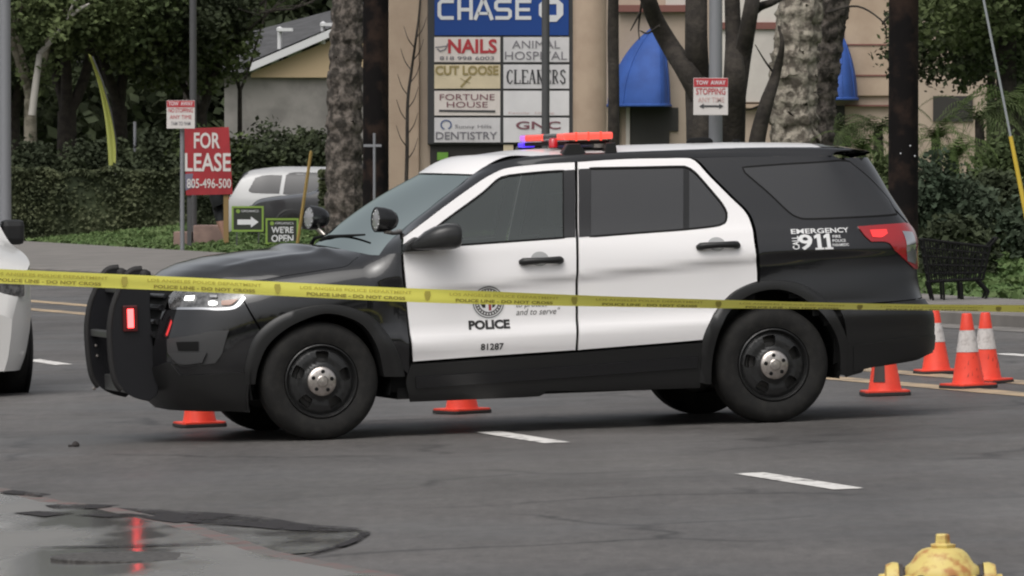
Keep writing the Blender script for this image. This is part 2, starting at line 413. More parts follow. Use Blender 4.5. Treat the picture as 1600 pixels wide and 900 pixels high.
M_signfr = mat('sign_frame', (.045,.045,.047), .5)
M_pal = [mat('panel_cream', (.78,.71,.67), .4, noise=(1.3,(.70,.63,.59),.4,.65)), mat('panel_beige', (.74,.63,.44), .4, noise=(1.3,(.66,.56,.39),.4,.65)), mat('panel_grey', (.70,.68,.69), .4, noise=(1.3,(.62,.60,.61),.4,.65)), mat('panel_white', (.78,.76,.77), .4, noise=(1.3,(.70,.68,.69),.4,.65))]
M_sred = mat('sign_red', (.38,.028,.035), .5, noise=(2,(.30,.022,.03),.4,.6)); M_swhite = mat('sign_white', (.66,.62,.60), .5)
M_txt = {k: mat('print_'+k, c, .5) for k, c in dict(red=(.45,.04,.05), grey=(.20,.19,.21), dark=(.06,.06,.065), gold=(.33,.26,.11), plum=(.22,.09,.11), white=(.72,.72,.74), green=(.22,.34,.06), blue=(.10,.14,.28), pale=(.58,.40,.38)).items()}
M_roofs = mat('grey_shingles', (.085,.085,.088), .9, noise=(2.5,(.06,.06,.062),.4,.6))
M_fascia = mat('white_fascia', (.62,.62,.63), .6)
M_gable = mat('ochre_gable', (.46,.35,.22), .9); M_hwall = mat('grey_house_wall', (.25,.235,.22), .9, noise=(.8,(.17,.16,.15),.4,.6))
M_flag = mat('lime_banner', (.36,.38,.10), .7)
M_block = mat('pinkish_block', (.30,.205,.175), .9, noise=(3,(.22,.15,.13),.4,.6))
M_cone = mat('cone_orange', (.82,.062,.030), .5, noise=(5,(.70,.050,.026),.45,.65), rvar=(5,.4,.6))
M_collar = mat('reflective_collar', (.56,.53,.51), .45, noise=(30,(.40,.37,.35),.5,.65)); M_conebase = mat('cone_base_black', (.03,.025,.024), .8)
M_scuff = mat('scuff', (.12,.03,.025), .8)
M_hyd = mat('hydrant_yellow', (.62,.49,.16), .5, noise=(16,(.42,.19,.06),.52,.66), bump=(60,.15,.004))
M_hydd = mat('hydrant_dark', (.05,.042,.038), .7)
M_wire = mat('guy_wire', (.30,.32,.33), .5); M_guard = mat('yellow_guard', (.62,.44,.05), .5)
M_skin = mat('skin', (.48,.27,.21), .6); M_cloth = mat('dark_cloth', (.03,.032,.036), .9); M_shoe = mat('pale_shoe', (.45,.43,.42), .7)

# asphalt: patchy, cracked, damp in places
def asphalt():
    m = mat('asphalt', (.095,.089,.085), .62); t = m.node_tree; b = t.nodes['Principled BSDF']; L = t.links.new
    tc = t.nodes.new('ShaderNodeTexCoord')
    def noise(sc_, vec, det=6, rg=.6):
        n = t.nodes.new('ShaderNodeTexNoise'); n.inputs['Scale'].default_value = sc_; n.inputs['Detail'].default_value = det; n.inputs['Roughness'].default_value = rg; L(vec, n.inputs['Vector']); return n.outputs[0]
    def rng_(v, a, b_, c, d):
        r = t.nodes.new('ShaderNodeMapRange'); r.inputs[1].default_value = a; r.inputs[2].default_value = b_; r.inputs[3].default_value = c; r.inputs[4].default_value = d; L(v, r.inputs[0]); return r.outputs[0]
    def mul(a, c):
        n = t.nodes.new('ShaderNodeMath'); n.operation = 'MULTIPLY'; L(a, n.inputs[0]); L(c, n.inputs[1]); return n.outputs[0]
    mp = t.nodes.new('ShaderNodeMapping'); mp.inputs['Rotation'].default_value = (0, 0, R(15.5)); L(tc.outputs['Object'], mp.inputs[0])
    mp2 = t.nodes.new('ShaderNodeMapping'); mp2.inputs['Rotation'].default_value = (0, 0, R(15.5)); mp2.inputs['Scale'].default_value = (.9, .10, 1); L(tc.outputs['Object'], mp2.inputs[0])
    big = rng_(noise(.35, mp.outputs[0], 5), .35, .65, .80, 1.16); streak = rng_(noise(1.0, mp2.outputs[0], 5), .35, .65, .84, 1.14); fine = rng_(noise(60, mp.outputs[0], 3, .7), .3, .7, .80, 1.2)
    mp3 = t.nodes.new('ShaderNodeMapping'); mp3.inputs['Scale'].default_value = (16, 3.2, 1); L(tc.outputs['Object'], mp3.inputs[0]); grain = rng_(noise(1, mp3.outputs[0], 4, .75), .3, .7, .78, 1.22)
    v1 = t.nodes.new('ShaderNodeTexVoronoi'); v1.feature = 'DISTANCE_TO_EDGE'; v1.inputs['Scale'].default_value = .33
    wv = t.nodes.new('ShaderNodeVectorMath'); wv.operation = 'ADD'; nn = t.nodes.new('ShaderNodeTexNoise'); nn.inputs['Scale'].default_value = 1.1; nn.inputs['Detail'].default_value = 6; L(mp.outputs[0], nn.inputs['Vector']); L(mp.outputs[0], wv.inputs[0]); L(nn.outputs[1], wv.inputs[1]); L(wv.outputs[0], v1.inputs['Vector'])
    gate = rng_(noise(.5, mp.outputs[0], 2), .46, .55, 0, 1); ck = rng_(v1.outputs[0], .0, .02, .55, 0); cr = mul(ck, gate)
    inv = t.nodes.new('ShaderNodeMath'); inv.operation = 'SUBTRACT'; inv.inputs[0].default_value = 1; L(cr, inv.inputs[1])
    f = mul(mul(mul(mul(big, streak), fine), grain), inv.outputs[0])
    vm = t.nodes.new('ShaderNodeVectorMath'); vm.operation = 'SCALE'; vm.inputs[0].default_value = (.092,.086,.082); L(f, vm.inputs['Scale']); L(vm.outputs[0], b.inputs['Base Color'])
    L(rng_(noise(.45, mp.outputs[0], 4), .38, .62, .46, .72), b.inputs['Roughness'])
    bp = t.nodes.new('ShaderNodeBump'); bp.inputs['Strength'].default_value = .35; bp.inputs['Distance'].default_value = .006; L(noise(140, mp.outputs[0], 2), bp.inputs['Height']); L(bp.outputs[0], b.inputs['Normal'])
    return m
M_asph = asphalt()
M_conc = mat('concrete', (.20,.185,.17), .8, noise=(1.2,(.145,.135,.125),.38,.64), bump=(40,.2,.004))
M_mark = mat('road_paint', (.66,.64,.61), .7, noise=(9,(.14,.13,.125),.54,.66)); M_ymark = mat('yellow_road_paint', (.43,.32,.20), .7, noise=(3,(.24,.19,.14),.46,.66))
def wetconcrete():
    m = mat('wet_concrete', (.15,.142,.132), .5); t = m.node_tree; b = t.nodes['Principled BSDF']; L = t.links.new; tc = t.nodes.new('ShaderNodeTexCoord')
    mp = t.nodes.new('ShaderNodeMapping'); mp.inputs['Scale'].default_value = (1, .35, 1); L(tc.outputs['Object'], mp.inputs[0])
    n = t.nodes.new('ShaderNodeTexNoise'); n.inputs['Scale'].default_value = 1.4; n.inputs['Detail'].default_value = 5; L(mp.outputs[0], n.inputs['Vector'])
    r = t.nodes.new('ShaderNodeMapRange'); r.inputs[1].default_value = .44; r.inputs[2].default_value = .56; r.inputs[3].default_value = .12; r.inputs[4].default_value = .36; L(n.outputs[0], r.inputs[0]); L(r.outputs[0], b.inputs['Roughness'])
    mx = t.nodes.new('ShaderNodeMix'); mx.data_type = 'RGBA'; mx.inputs[6].default_value = (.085,.080,.075,1); mx.inputs[7].default_value = (.165,.156,.146,1)
    L(n.outputs[0], mx.inputs[0])
    r2 = t.nodes.new('ShaderNodeMapRange'); r2.inputs[1].default_value = .42; r2.inputs[2].default_value = .58; L(n.outputs[0], r2.inputs[0]); L(r2.outputs[0], mx.inputs[0]); L(mx.outputs[2], b.inputs['Base Color'])
    n2 = t.nodes.new('ShaderNodeTexNoise'); n2.inputs['Scale'].default_value = 30; n2.inputs['Detail'].default_value = 3; L(tc.outputs['Object'], n2.inputs['Vector'])
    bp = t.nodes.new('ShaderNodeBump'); bp.inputs['Strength'].default_value = .12; bp.inputs['Distance'].default_value = .004; L(n2.outputs[0], bp.inputs['Height']); L(bp.outputs[0], b.inputs['Normal'])
    return m
M_wetc = wetconcrete()
def ragged(m, scale, lo, hi):
    t = m.node_tree; b = t.nodes['Principled BSDF']; L = t.links.new; tc = t.nodes.new('ShaderNodeTexCoord'); mp = t.nodes.new('ShaderNodeMapping'); mp.inputs['Scale'].default_value = scale
    L(tc.outputs['Object'], mp.inputs[0]); n = t.nodes.new('ShaderNodeTexNoise'); n.inputs['Scale'].default_value = 1; n.inputs['Detail'].default_value = 7; n.inputs['Roughness'].default_value = .65; L(mp.outputs[0], n.inputs['Vector'])
    r = t.nodes.new('ShaderNodeMapRange'); r.inputs[1].default_value = lo; r.inputs[2].default_value = hi; L(n.outputs[0], r.inputs[0]); L(r.outputs[0], b.inputs['Alpha'])
M_pool = mat('standing_water', (.085,.080,.076), .16, spec=.5, bump=(9,.12,.01), rvar=(2.5,.10,.28)); M_damp = mat('damp_edge', (.022,.019,.020), .7, spec=.3)
ragged(M_damp, (4,1.0,1), .33, .54); ragged(M_pool, (3,.8,1), .30, .52)
M_redkerb = mat('worn_red_kerb_paint', (.17,.098,.092), .75, noise=(5,(.13,.118,.11),.38,.52))

# ------------------------------------------------------------------ ground, road, pavements
def gzc(x, y): return math.tan(TILT)*22*math.tanh(x/22.0) if abs(x) > 12 else gz(x)
def gzc(x, y):
    a = abs(x); e = a if a < 16 else 16+10*math.tanh((a-16)/10); return math.copysign(math.tan(TILT)*e, x)
KX = lambda y: 4.6-.2735*(y-57.5)                   # far kerb
PXO = lambda y: 5.08-.1986*(y-63)                   # outer edge of the far pavement
NX = lambda y: -2.70-.2836*(y-32.7)                 # near kerb
def rise(x, y):
    q = (x-PXO(y))*.98; return .12+min(.5, max(0, q)*.07) if q > 0 else 0
def sheet(name, xs, ys, dz, m, keep=None, kind='structure', zf=None, world=True):
    V = []; idx = {}; f = []
    for i, y in enumerate(ys):
        for j in range(len(xs(y))): x = xs(y)[j]; idx[i, j] = len(V); V.append((x, y, (gzc(x, y) if zf is None else zf(x, y))+dz))
    nx = len(xs(ys[0]))
    for i in range(len(ys)-1):
        for j in range(nx-1): f.append((idx[i,j], idx[i,j+1], idx[i+1,j+1], idx[i+1,j]))
    me = bpy.data.meshes.new(name); me.from_pydata(V, [], f); me.update(); smooth(me); o = link(name, me, m); tag(o, kind=kind); return o
gx_ = np.unique(np.r_[np.linspace(-1500,-60,14), np.linspace(-60,60,81), np.linspace(60,1500,14)])
gy_ = np.unique(np.r_[np.linspace(-600,0,8), np.linspace(0,260,105), np.linspace(260,1800,16)])
sheet('ground', lambda y: gx_, gy_, -.012, M_grass, zf=lambda x, y: gzc(x, y)+rise(x, y))
ry = np.r_[np.linspace(-60,10,15), np.linspace(12,200,95), np.linspace(206,520,40)]
sheet('road', lambda y: np.linspace(NX(y)-.3, KX(y)+.02, 15), ry, 0, M_asph)
py_ = np.r_[np.linspace(-20,10,7), np.linspace(12,200,95)]
def slab(name, xa, xb, top, m, ys, lip=.03):
    xs = lambda y: np.array([xa(y), xa(y), xa(y)+lip, (xa(y)+xb(y))/2, xb(y)])
    def zf(x, y): return gzc(x, y)+top
    o = sheet(name, xs, ys, 0, m, zf=zf); me = o.data
    for i in range(len(ys)): me.vertices[i*5].co.z -= top+.05; me.vertices[i*5+1].co.z -= .02
    me.set_sharp_from_angle(angle=R(30)); return o
slab('far_pavement', KX, lambda y: max(PXO(y), KX(y)+.5), .13, M_conc, [y for y in py_ if y > 25])
# road markings
def strip(name, pts, wd, m, dz, label=None):
    """painted strip along points (x, y)"""
    pts = np.array(pts, float); t = np.gradient(pts, axis=0); t /= np.linalg.norm(t, axis=1)[:,None]; nrm = np.stack([t[:,1], -t[:,0]], 1)*wd/2
    V = []; f = []
    for p, q in zip(pts, nrm):
        for s in (1,-1): x, y = p+q*s; V.append((x, y, gzc(x, y)+dz))
    f = [(2*i, 2*i+1, 2*i+3, 2*i+2) for i in range(len(pts)-1)]
    me = bpy.data.meshes.new(name); me.from_pydata(V, [], f); me.update(); return tag(link(name, me, m), kind='structure')
g_at = lambda px, py: (lambda d: np.array([0,0,CAMH])+d*((-CAMH)/(d[2]-math.tan(TILT)*d[0])))(ray(px, py))
y0_, y1_ = g_at(1500, 590), g_at(90, 474); y2_, y3_ = g_at(1380, 598), g_at(90, 487)
for a, b in ((y0_, y1_), (y2_, y3_)):
    d = (b-a)[:2]/np.linalg.norm((b-a)[:2]); strip('yellow_line', [a[:2]+d*s for s in np.linspace(-30, 90, 60)], .24, M_ymark, .004)
d0, d1 = g_at(760, 675), g_at(889, 692); d2 = g_at(1170, 740)
dd = (d0-d2)[:2]; per = np.linalg.norm(dd); dd /= per
for k in range(-3, 9):
    a = d2[:2]+dd*per*k; strip('lane_line', [a, a-dd*.9, a-dd*1.85], .16, M_mark, .004)
a = g_at(1563, 553); 
for k in range(0, 5): strip('lane_line', [a[:2]+dd*(per*k), a[:2]+dd*(per*k-1.85)], .15, M_mark, .004)
strip('gutter', [(KX(y)-.25, y) for y in np.linspace(25, 190, 60)], .46, M_conc, .005)

# near pavement with worn red kerb, standing water
def plane_patch(name, pxs, dz, m, step=.06, sm=True, kind='structure', bumpf=None):
    P3 = [g_at(*p) for p in pxs]; base = np.array([p[:2] for p in P3]); poly = dense(base, .06, 50) if sm else dense(base, .2, 1)
    V, Fc = tri(poly, (), step); v = [(x, y, gzc(x, y)+dz) for x, y in V]
    me = bpy.data.meshes.new(name); me.from_pydata(v, [], [tuple(int(i) for i in q) for q in Fc]); me.update()
    if me.polygons[0].normal.z < 0: me.flip_normals()
    return tag(link(name, me, m), kind=kind)
kerb = [(-260,745),(-60,758),(0,768),(60,780),(105,792),(180,800),(300,826),(380,850),(440,871),(520,888),(600,903),(720,925),(900,955)]
k3 = [g_at(*p) for p in kerb]; ky = np.array([p[1] for p in k3])[::-1]; kx = np.array([p[0] for p in k3])[::-1]
kxf = lambda y: np.interp(y, ky, kx) if ky[0] < y < ky[-1] else (kx[0]+(y-ky[0])*-.2836 if y <= ky[0] else kx[-1]+(y-ky[-1])*-.2836)
ns = sorted(list(np.linspace(8, 46, 60))+list(ky))
slab_top = .030
o = sheet('near_pavement', lambda y: np.array([kxf(y)-9, kxf(y)-4, kxf(y)-2, kxf(y)-.9, kxf(y)-.14]), ns, slab_top, M_wetc)
o = sheet('kerb', lambda y: np.array([kxf(y)-.14, kxf(y)-.03, kxf(y), kxf(y)+.004]), ns, slab_top, M_redkerb)
for i in range(len(ns)): o.data.vertices[i*4+2].co.z -= .012; o.data.vertices[i*4+3].co.z -= slab_top+.02
sheet('far_bank', lambda y: np.array([kxf(y)-40, kxf(y)-9]), ns, .02, M_grass)
plane_patch('puddle', [(118,796),(200,799),(300,805),(400,812),(480,824),(572,831),(565,842),(540,852),(500,863),(450,868),(420,862),(360,842),(290,822),(200,806)], .006, M_pool)
plane_patch('wet_stain', [(121,795),(200,797),(300,802),(400,809),(480,822),(540,826),(577,831),(572,841),(548,853),(505,865),(470,871),(500,862),(535,851),(556,841),(560,834),(520,833),(470,832),(430,830),(380,825),(300,819),(200,809)], .010, M_damp)
for q in ([(70,800),(110,797),(190,800),(150,805),(90,805)], [(20,812),(60,809),(118,812),(70,818)], [(215,818),(250,817),(300,824),(275,828),(240,823)], [(115,815),(200,813),(235,816),(180,820)]):
    plane_patch('wet_stain', q, slab_top+.004, M_damp)
for q in ([(0,867),(200,864),(400,860),(200,866)], [(20,776),(80,783),(60,786),(0,780)]): plane_patch('pavement_joint', q, slab_top+.005, M_damp)
mh = g_at(200, 882.5); m_ = MB(); m_.lathe([(.33,-.02),(.33,.0),(.31,.004),(.29,.002),(0,.003)], 40, 'z', org=(mh[0], mh[1], gz(mh[0])+slab_top+.004))
tag(m_.build('utility_cover', mat('iron_cover', (.035,.032,.030), .75, noise=(40,(.09,.085,.08),.4,.6)), sm=40), 'round dark iron utility cover set in the wet pavement', 'manhole cover')
db = g_at(118, 698); m_ = MB(); m_.lathe([(0,0),(.022,.002),(.026,.012),(.018,.026),(.006,.034),(0,.034)], 9, 'z', org=tuple(db)); m_.box(db+[-.045,-.01,0], db+[-.02,.01,.012])
tag(m_.build('road_debris', M_conebase, sm=60), 'small dark lump of debris lying on the asphalt ahead of the police car', 'debris')
# ------------------------------------------------------------------ the police car
car = bpy.data.objects.new('police_car', None); col.objects.link(car)
car.matrix_world = Matrix.Translation(Vector(CO)) @ Matrix([list(r) for r in RM]).to_4x4()
tag(car, 'black and white police SUV with red roof lights parked across the road', 'police car')

PX = lambda pts: np.array([p[1:] if p[0] == 'uz' else onP(*p)[:2] for p in pts], float)
def panel(name, pts, m, parent=car, off=0, ret=.022, holes=(), step=.035, gap=.003, ds=.03, mir=True, label=None, raw=False, both_parents=None, ang=42):
    poly = pts if raw else dense(PX(pts), ds, ang)
    if gap: poly = grow(poly, -gap)
    out = []
    for k, mi in enumerate((False, True) if mir else (False,)):
        v, f, nr = surf_mesh(P, N, poly, holes, step, off, ret, mi)
        pr = parent if both_parents is None else both_parents[k]
        o = mesh_n(name, v, f, nr, m, pr); out.append(o)
        if label: o['label'] = label
    return out
def ring(name, outer, inner, m, offs=(.002,.012,.016,.012,-.10), parent=car, n=44):
    """wheel-arch lip: rounded strip between two outlines"""
    def res(p):
        p = catmull(PX(p), 8); s = np.r_[0, np.cumsum(np.linalg.norm(np.diff(p, axis=0), axis=1))]; t = np.linspace(0, s[-1], n)
        return np.stack([np.interp(t, s, p[:,0]), np.interp(t, s, p[:,1])], 1)
    a, b = res(outer), res(inner)
    for mi in (1, -1):
        G = []
        for p, q in zip(a, b):
            row = []
            for t, o in zip((0,.08,.5,.92,1), offs):
                e = p+(q-p)*t; s0 = P(*e); nn = N(*e)
                row.append((s0+nn*o) if o > -.05 else np.array([s0[0], s0[1]-o, s0[2]]))
            G.append([r*np.array([1,mi,1]) for r in row])
        grid(name, G, m, parent, ang=50, flip=mi > 0)

FA_OUT = [(381,600),(383,571),(398,526),(432,496),(478,480),(527,476),(576,491),(606,522),(625,560),(633,588)]
FA_IN = [(400,600),(406,571),(420,541),(447,516),(478,500),(510,491),(545,498),(570,514),(588,545),(597,588)]
RA_OUT = [(1092,597),(1094,562),(1098,531),(1104,515),(1114,494),(1127,476),(1143,459),(1164,447),(1192,439.5),(1222,438),(1252,444),(1280,459),(1298,480),(1313,503),(1323,527),(1327,556),(1326,586)]
RA_IN = [(1112,600),(1113,570),(1118,540),(1128,510),(1145,483),(1170,463),(1197,454.5),(1222,454.5),(1250,465),(1280,489),(1301,516),(1310,545),(1311,585)]
mid = lambda a, b: [((p[0]+q[0])/2, (p[1]+q[1])/2) for p, q in zip(a, b)]
FA, RA = mid(FA_OUT, FA_IN), None
RA = mid(RA_OUT, RA_IN)

# wings, doors, rear quarters
panel('front_wing', [(403,438),(437,432),(470,427),(505,421.5),(539,416),(550,408),(558,402),(565,396.5),(592,398),(627.5,393.5),(630,440),(635,480),(640,565),(640,588)]+FA[::-1][:-2][1:]+[(410,533),(411,520),(381,469),(378,466),(390,449)], M_black, gap=.003)
fw_glass = [(641,388),(697,344),(752,303.7),(777,281.7),(790,276),(807,273.3),(845,269.5),(880,267),(881,371),(760,379.5)]
rw_glass = [(922,263.3),(1000,262),(1060,260.7),(1073,262),(1086,270),(1110,297),(1128,319),(1135,333),(1134,344),(1124,351.5),(1073,357.8),(1000,363.3),(922,369.3)]
fdoor = [(630,395),(630,370.5),(664,345),(697,320),(752,281),(781,265.5),(795,261.5),(810,259.3),(843,256),(870,254.2),(898.5,253),(899.5,300),(900.5,371),(901,430),(900,480),(899.5,547.5),(760,557),(645,565.5),(639,510),(635,455)]
rdoor = [(902,252.7),(940,250),(983,247.6),(1040,246.6),(1073,246.3),(1082,248.5),(1091,255),(1110,276),(1143,309),(1165,331),(1175,353),(1180,385),(1183,420),(1183.5,440),(1164,447),(1143,459),(1127,476),(1114,494),(1104,515),(1098,531.5),(1040,536.5),(902.5,547.5),(903,480),(904,430),(903.5,371),(902.5,300)]
gf, gr = dense(PX(fw_glass), .03), dense(PX(rw_glass), .03)
fd = panel('door', fdoor, M_white, holes=[grow(gf, .004)], ang=30)
rd = panel('door', rdoor, M_white, holes=[grow(gr, .004)])
for ds_, g, m_, s in ((fd, gf, M_glass, 0), (rd, gr, M_dglass, 1)):
    panel('window_seal', grow(g, .008), M_rubber, both_parents=ds_, off=.0016, ret=.006, holes=[grow(g, -.004)], gap=0, raw=True, ds=.03)
    panel('window', g, m_, both_parents=ds_, off=-.005, ret=0, gap=-.003, raw=True)
panel('pillar_trim', [(880.5,266.5),(898,265.5),(899,370.5),(881.5,371.5)], M_gloss, both_parents=fd, off=.004, ret=.004, gap=0)
panel('pillar_trim', [(903.5,264.5),(922.5,263.5),(922.5,369.5),(904.5,370.5)], M_gloss, both_parents=rd, off=.004, ret=.004, gap=0)
# window divider of the rear door
panel('window_divider', [(1068,262.3),(1077,262.6),(1077,357),(1068,358)], M_divider, both_parents=rd, off=-.003, ret=0, gap=0)
quarter = [(1079,246),(1120,245),(1170,244),(1230,243.3),(1290,243),('uz',2.18,1.655),('uz',2.28,1.62),('uz',2.40,1.43),('uz',2.50,1.26),('uz',2.56,1.18),('uz',2.62,1.10),('uz',2.62,.745),('uz',2.30,.74),(1300,470)]+RA_OUT[::-1][4:]
quarter = [(1079,246),(1120,245),(1170,244),(1230,243.3),(1290,243),('uz',2.18,1.655),('uz',2.33,1.62),('uz',2.44,1.43),('uz',2.54,1.26),('uz',2.60,1.18),('uz',2.66,1.10),('uz',2.66,.74),('uz',2.30,.725),(1305,478)]+mid([(1298,480),(1280,459),(1252,444),(1222,438),(1192,439.5),(1166,447)],[(1290,500),(1275,485),(1250,465),(1222,454.5),(1197,454.5),(1172,458)])+[(1186.5,441),(1187,420),(1184,385),(1179,353),(1169,331),(1147,309),(1114,276),(1095,255),(1086,249)]
rq = panel('rear_quarter', quarter, M_black, gap=.003, ang=36)
qg = [(1161,262),(1230,257),(1299,252.5),(1322,252),(1333,257.5),(1362,282),(1388,310),(1401,334),(1374,336.8),(1310,340),(1262,341.5),(1247,339),(1233,331),(1200,300),(1164,269)]
qgd = dense(PX(qg), .03)
panel('window_seal', grow(qgd, .008), M_rubber, both_parents=rq, off=.0012, ret=0, gap=0, raw=True, holes=[grow(qgd,-.003)])
panel('window', qgd, M_dglass, both_parents=rq, off=.001, ret=0, gap=0, raw=True)
# roof band and windscreen pillar, ruled between the door frames and the roof edge
pair = [((626,396),(-1.02,-.757,1.10)),((630.5,371),(-.94,-.742,1.195)),((664,345.5),(-.82,-.715,1.29)),((697,320.5),(-.685,-.688,1.383)),((752,281.5),(-.456,-.628,1.535)),((781,266),(-.366,-.607,1.594)),((810,259.6),(-.273,-.62,1.648)),((843,256.3),(-.12,-.645,1.686)),((898,253),(.15,-.664,1.702)),((983,247.8),(.534,-.668,1.706)),((1073,246.3),(.95,-.668,1.709)),((1170,244.5),(1.385,-.66,1.711)),((1290,243.5),(1.877,-.63,1.700)),(('uz',2.18,1.652),(2.1,-.60,1.678))]
A_ = catmull([P(*(p[1:] if p[0] == 'uz' else onP(*p)[:2])) for p, q in pair], 6); B_ = catmull([q for p, q in pair], 6)
for mi in (1, -1):
    G = []
    for a, b in zip(A_, B_):
        row = []
        for t in np.linspace(0, 1, 7):
            p = a+(b-a)*t; bul = .012*math.sin(math.pi*t)*sstep(-1.0, -.6, p[0]); p = p+np.array([0, -bul*.8, bul]); row.append(p*np.array([1,mi,1]))
        G.append(row)
    grid('roof_rail', G, M_black, car, flip=mi < 0)
E_ = B_                                    # roof edge
ex = np.array(E_)
def edge(x): return np.interp(x, ex[:,0], -ex[:,1]), np.interp(x, ex[:,0], ex[:,2])
hdr_x = lambda t: -.366-.19*(1-t*t)
def roof_c(x): return np.interp(x, [-.60,-.50,-.40,-.30,-.155,.03,.4,.76,1.4,1.83,2.0,2.2], [1.585,1.625,1.656,1.684,1.716,1.737,1.747,1.750,1.749,1.737,1.722,1.695])
G = []
for s in np.linspace(0, 1, 50)**1.25:
    row = []
    for t in np.linspace(-1, 1, 33):
        x = hdr_x(t)+(1.98-hdr_x(t))*s; y_, z_ = edge(max(x, -.366)); zc = roof_c(x)
        if s == 0: z = 1.594+.016*(1-t*t)
        else:
            z = z_+(zc-z_)*(1-abs(t)**2.6)
            z0 = 1.594+.016*(1-t*t); k = sstep(0, .16, s); z = z*k+(z0+(x-hdr_x(t))*.62)*(1-k) if s < .16 else z
        row.append((x, t*y_, z))
    G.append(row)
grid('roof', G, M_white, car)
# windscreen
cow_x = lambda t: -1.005-.235*(1-t*t)
G = []
for s in np.linspace(-.06, 1, 24):
    row = []
    for t in np.linspace(-1, 1, 29):
        a = np.array([cow_x(t), .755*t, 1.113+.075*(1-t*t)]); b = np.array([hdr_x(t), .607*t, 1.594+.016*(1-t*t)])
        p = a+(b-a)*s; bl = .028*math.sin(math.pi*max(s,0)); p = p+np.array([-bl*.6, 0, bl*.8]); row.append(p-np.array([-.004,0,.006]))
    G.append(row)
grid('windscreen', G, M_wind, car)
# bonnet: a patch between the wing seams, the nose and the screen
seam = PX([(403,438),(437,432),(470,427),(505,421.5),(539,416),(550,408),(558,402),(565,396.5)])
C0 = catmull([P(*p) for p in seam], 8); ss = np.r_[0, np.cumsum(np.linalg.norm(np.diff(C0, axis=0), axis=1))]; ss /= ss[-1]
fz = lambda u: .986-.02*sstep(-1.8,-2.4,u)-.012*sstep(-2.2,-3.0,u)
us = np.linspace(seam[0][0], UNOSE, 60); Fh = np.array([P(u, fz(u)) for u in us]); Fh = np.concatenate([Fh, (Fh*[1,-1,1])[::-1][1:]])
fs = np.r_[0, np.cumsum(np.linalg.norm(np.diff(Fh, axis=0), axis=1))]; fs /= fs[-1]
ip = lambda t, s, p: np.array([np.interp(t, s, p[:,k]) for k in range(3)])
r0 = C0[-1]; rear = lambda t: np.array([r0[0]-.20*(1-t*t), -r0[1]*t, r0[2]+.062*(1-abs(t)**2.5)])
G = []
for s in np.linspace(0, 1, 48):
    row = []
    for t in np.linspace(-1, 1, 61):
        q = (t+1)/2; c0 = ip(s, ss, C0); c1 = c0*[1,-1,1]; d0 = ip(q, fs, Fh); d1 = rear(t)
        co = (1-q)*((1-s)*C0[0]+s*C0[-1])+q*((1-s)*C0[0]*[1,-1,1]+s*C0[-1]*[1,-1,1])
        p = (1-q)*c0+q*c1+(1-s)*d0+s*d1-co
        cr = np.interp(s, [0,.03,.08,.18,.35,.6,.85,1], [0,.045,.075,.098,.108,.092,.06,.0])
        a = abs(t); pr = 1-a**3.2; rid = .014*math.exp(-((a-.70)/.07)**2)*sstep(0,.2,s)*(1-sstep(.8,1,s))
        p = p+np.array([0,0,cr*pr+rid]); row.append(p)
    G.append(row)
# seam lip
bon = grid('bonnet', G, M_black, car)
# cowl between bonnet and screen
G = []
for t in np.linspace(-1, 1, 31):
    b = np.array([cow_x(t)+.05, .755*t, 1.113+.075*(1-t*t)+.0]); a = rear(t)+np.array([-.03,0,-.02]); G.append([a+(b-a)*s+np.array([0,0,-.012*math.sin(math.pi*s)]) for s in np.linspace(0,1,5)])
grid('cowl', G, M_trim, car)
# front bumper, grille, lamps
panel('front_bumper', [(380.5,470),(410,522),(401,548),(394,572),(390,600),(390,645),(340,642),(283,638.5),('uz',-2.8,.21),('uz',UNOSE,.215),('uz',UNOSE,.60),('uz',-2.62,.60),('uz',-2.61,.83),(263,484),(314,484),(350,484.5),(366,482)], M_black, gap=.002, ang=36)
panel('bumper_valance', [(262,566),(270,571),(283,586),(320,585),(381,581),(385,600),(386,640),(340,641),(283,639.5),('uz',-2.8,.20),('uz',UNOSE,.205),('uz',UNOSE,.44),('uz',-2.62,.47)], M_trim, off=.010, ret=.012, gap=0)
panel('fog_bezel', [(263,530),(290,526),(317,521),(330,518),(358,516),(352,536),(347,553),(337,567),(310,570),(283,571),(264,551)], M_fog, off=.012, ret=.01, gap=0)
panel('fog_bezel', [(268,552.5),(325,551),(318,566),(285,568)], M_fog, off=.028, ret=.012, gap=0)
panel('fog_slot', [(278,534.5),(312,533.5),(312,548),(281,548)], M_void, off=.016, ret=.0, gap=0)  # the bezel's dark slot, its depth imitated by a flat black panel
panel('grille', [('uz',-2.62,.60),('uz',UNOSE,.60),('uz',UNOSE,.935),('uz',-2.60,.935)], M_void, off=-.012, ret=0, gap=0)
for zz in (.665,.745,.83,.90):
    for mi in (1,-1):
        m_ = MB(); m_.tube([P(u, zz)*[1,mi,1]+[-.006,0,0] for u in np.linspace(-2.62, UNOSE, 12)], .02 if zz < .9 else .014, 8); m_.build('grille_bar', M_gloss, car, world=False, sm=40)
hl = [(378.5,466),(366,480),(340,482.5),(314,481.5),(263,481.5),('uz',-2.6,.90),('uz',-2.52,.945),('uz',-2.3,.955),('uz',-2.05,.96),('uz',-1.85,.965),(389,448)]
H = panel('headlight', hl, M_lamp, off=-.006, ret=.01, gap=.002)
panel('lamp_rim', [(268,480.5),(314,480.5),(340,481.5),(364,479),(377,467),(381,464),(384,466),(369,482),(340,485),(314,484),(268,484)], M_chrome, both_parents=H, off=.003, ret=.004, gap=0)
panel('running_light', [(290,463),(305,462),(303,469.5),(288,470)], M_white_glow, both_parents=H, off=.004, ret=0, gap=0)
panel('headlight_bulb', [(326,471.5),(333,470),(340,472),(340,476),(333,478),(326,476.5)], M_white_glow, both_parents=H, off=.004, ret=0, gap=0)
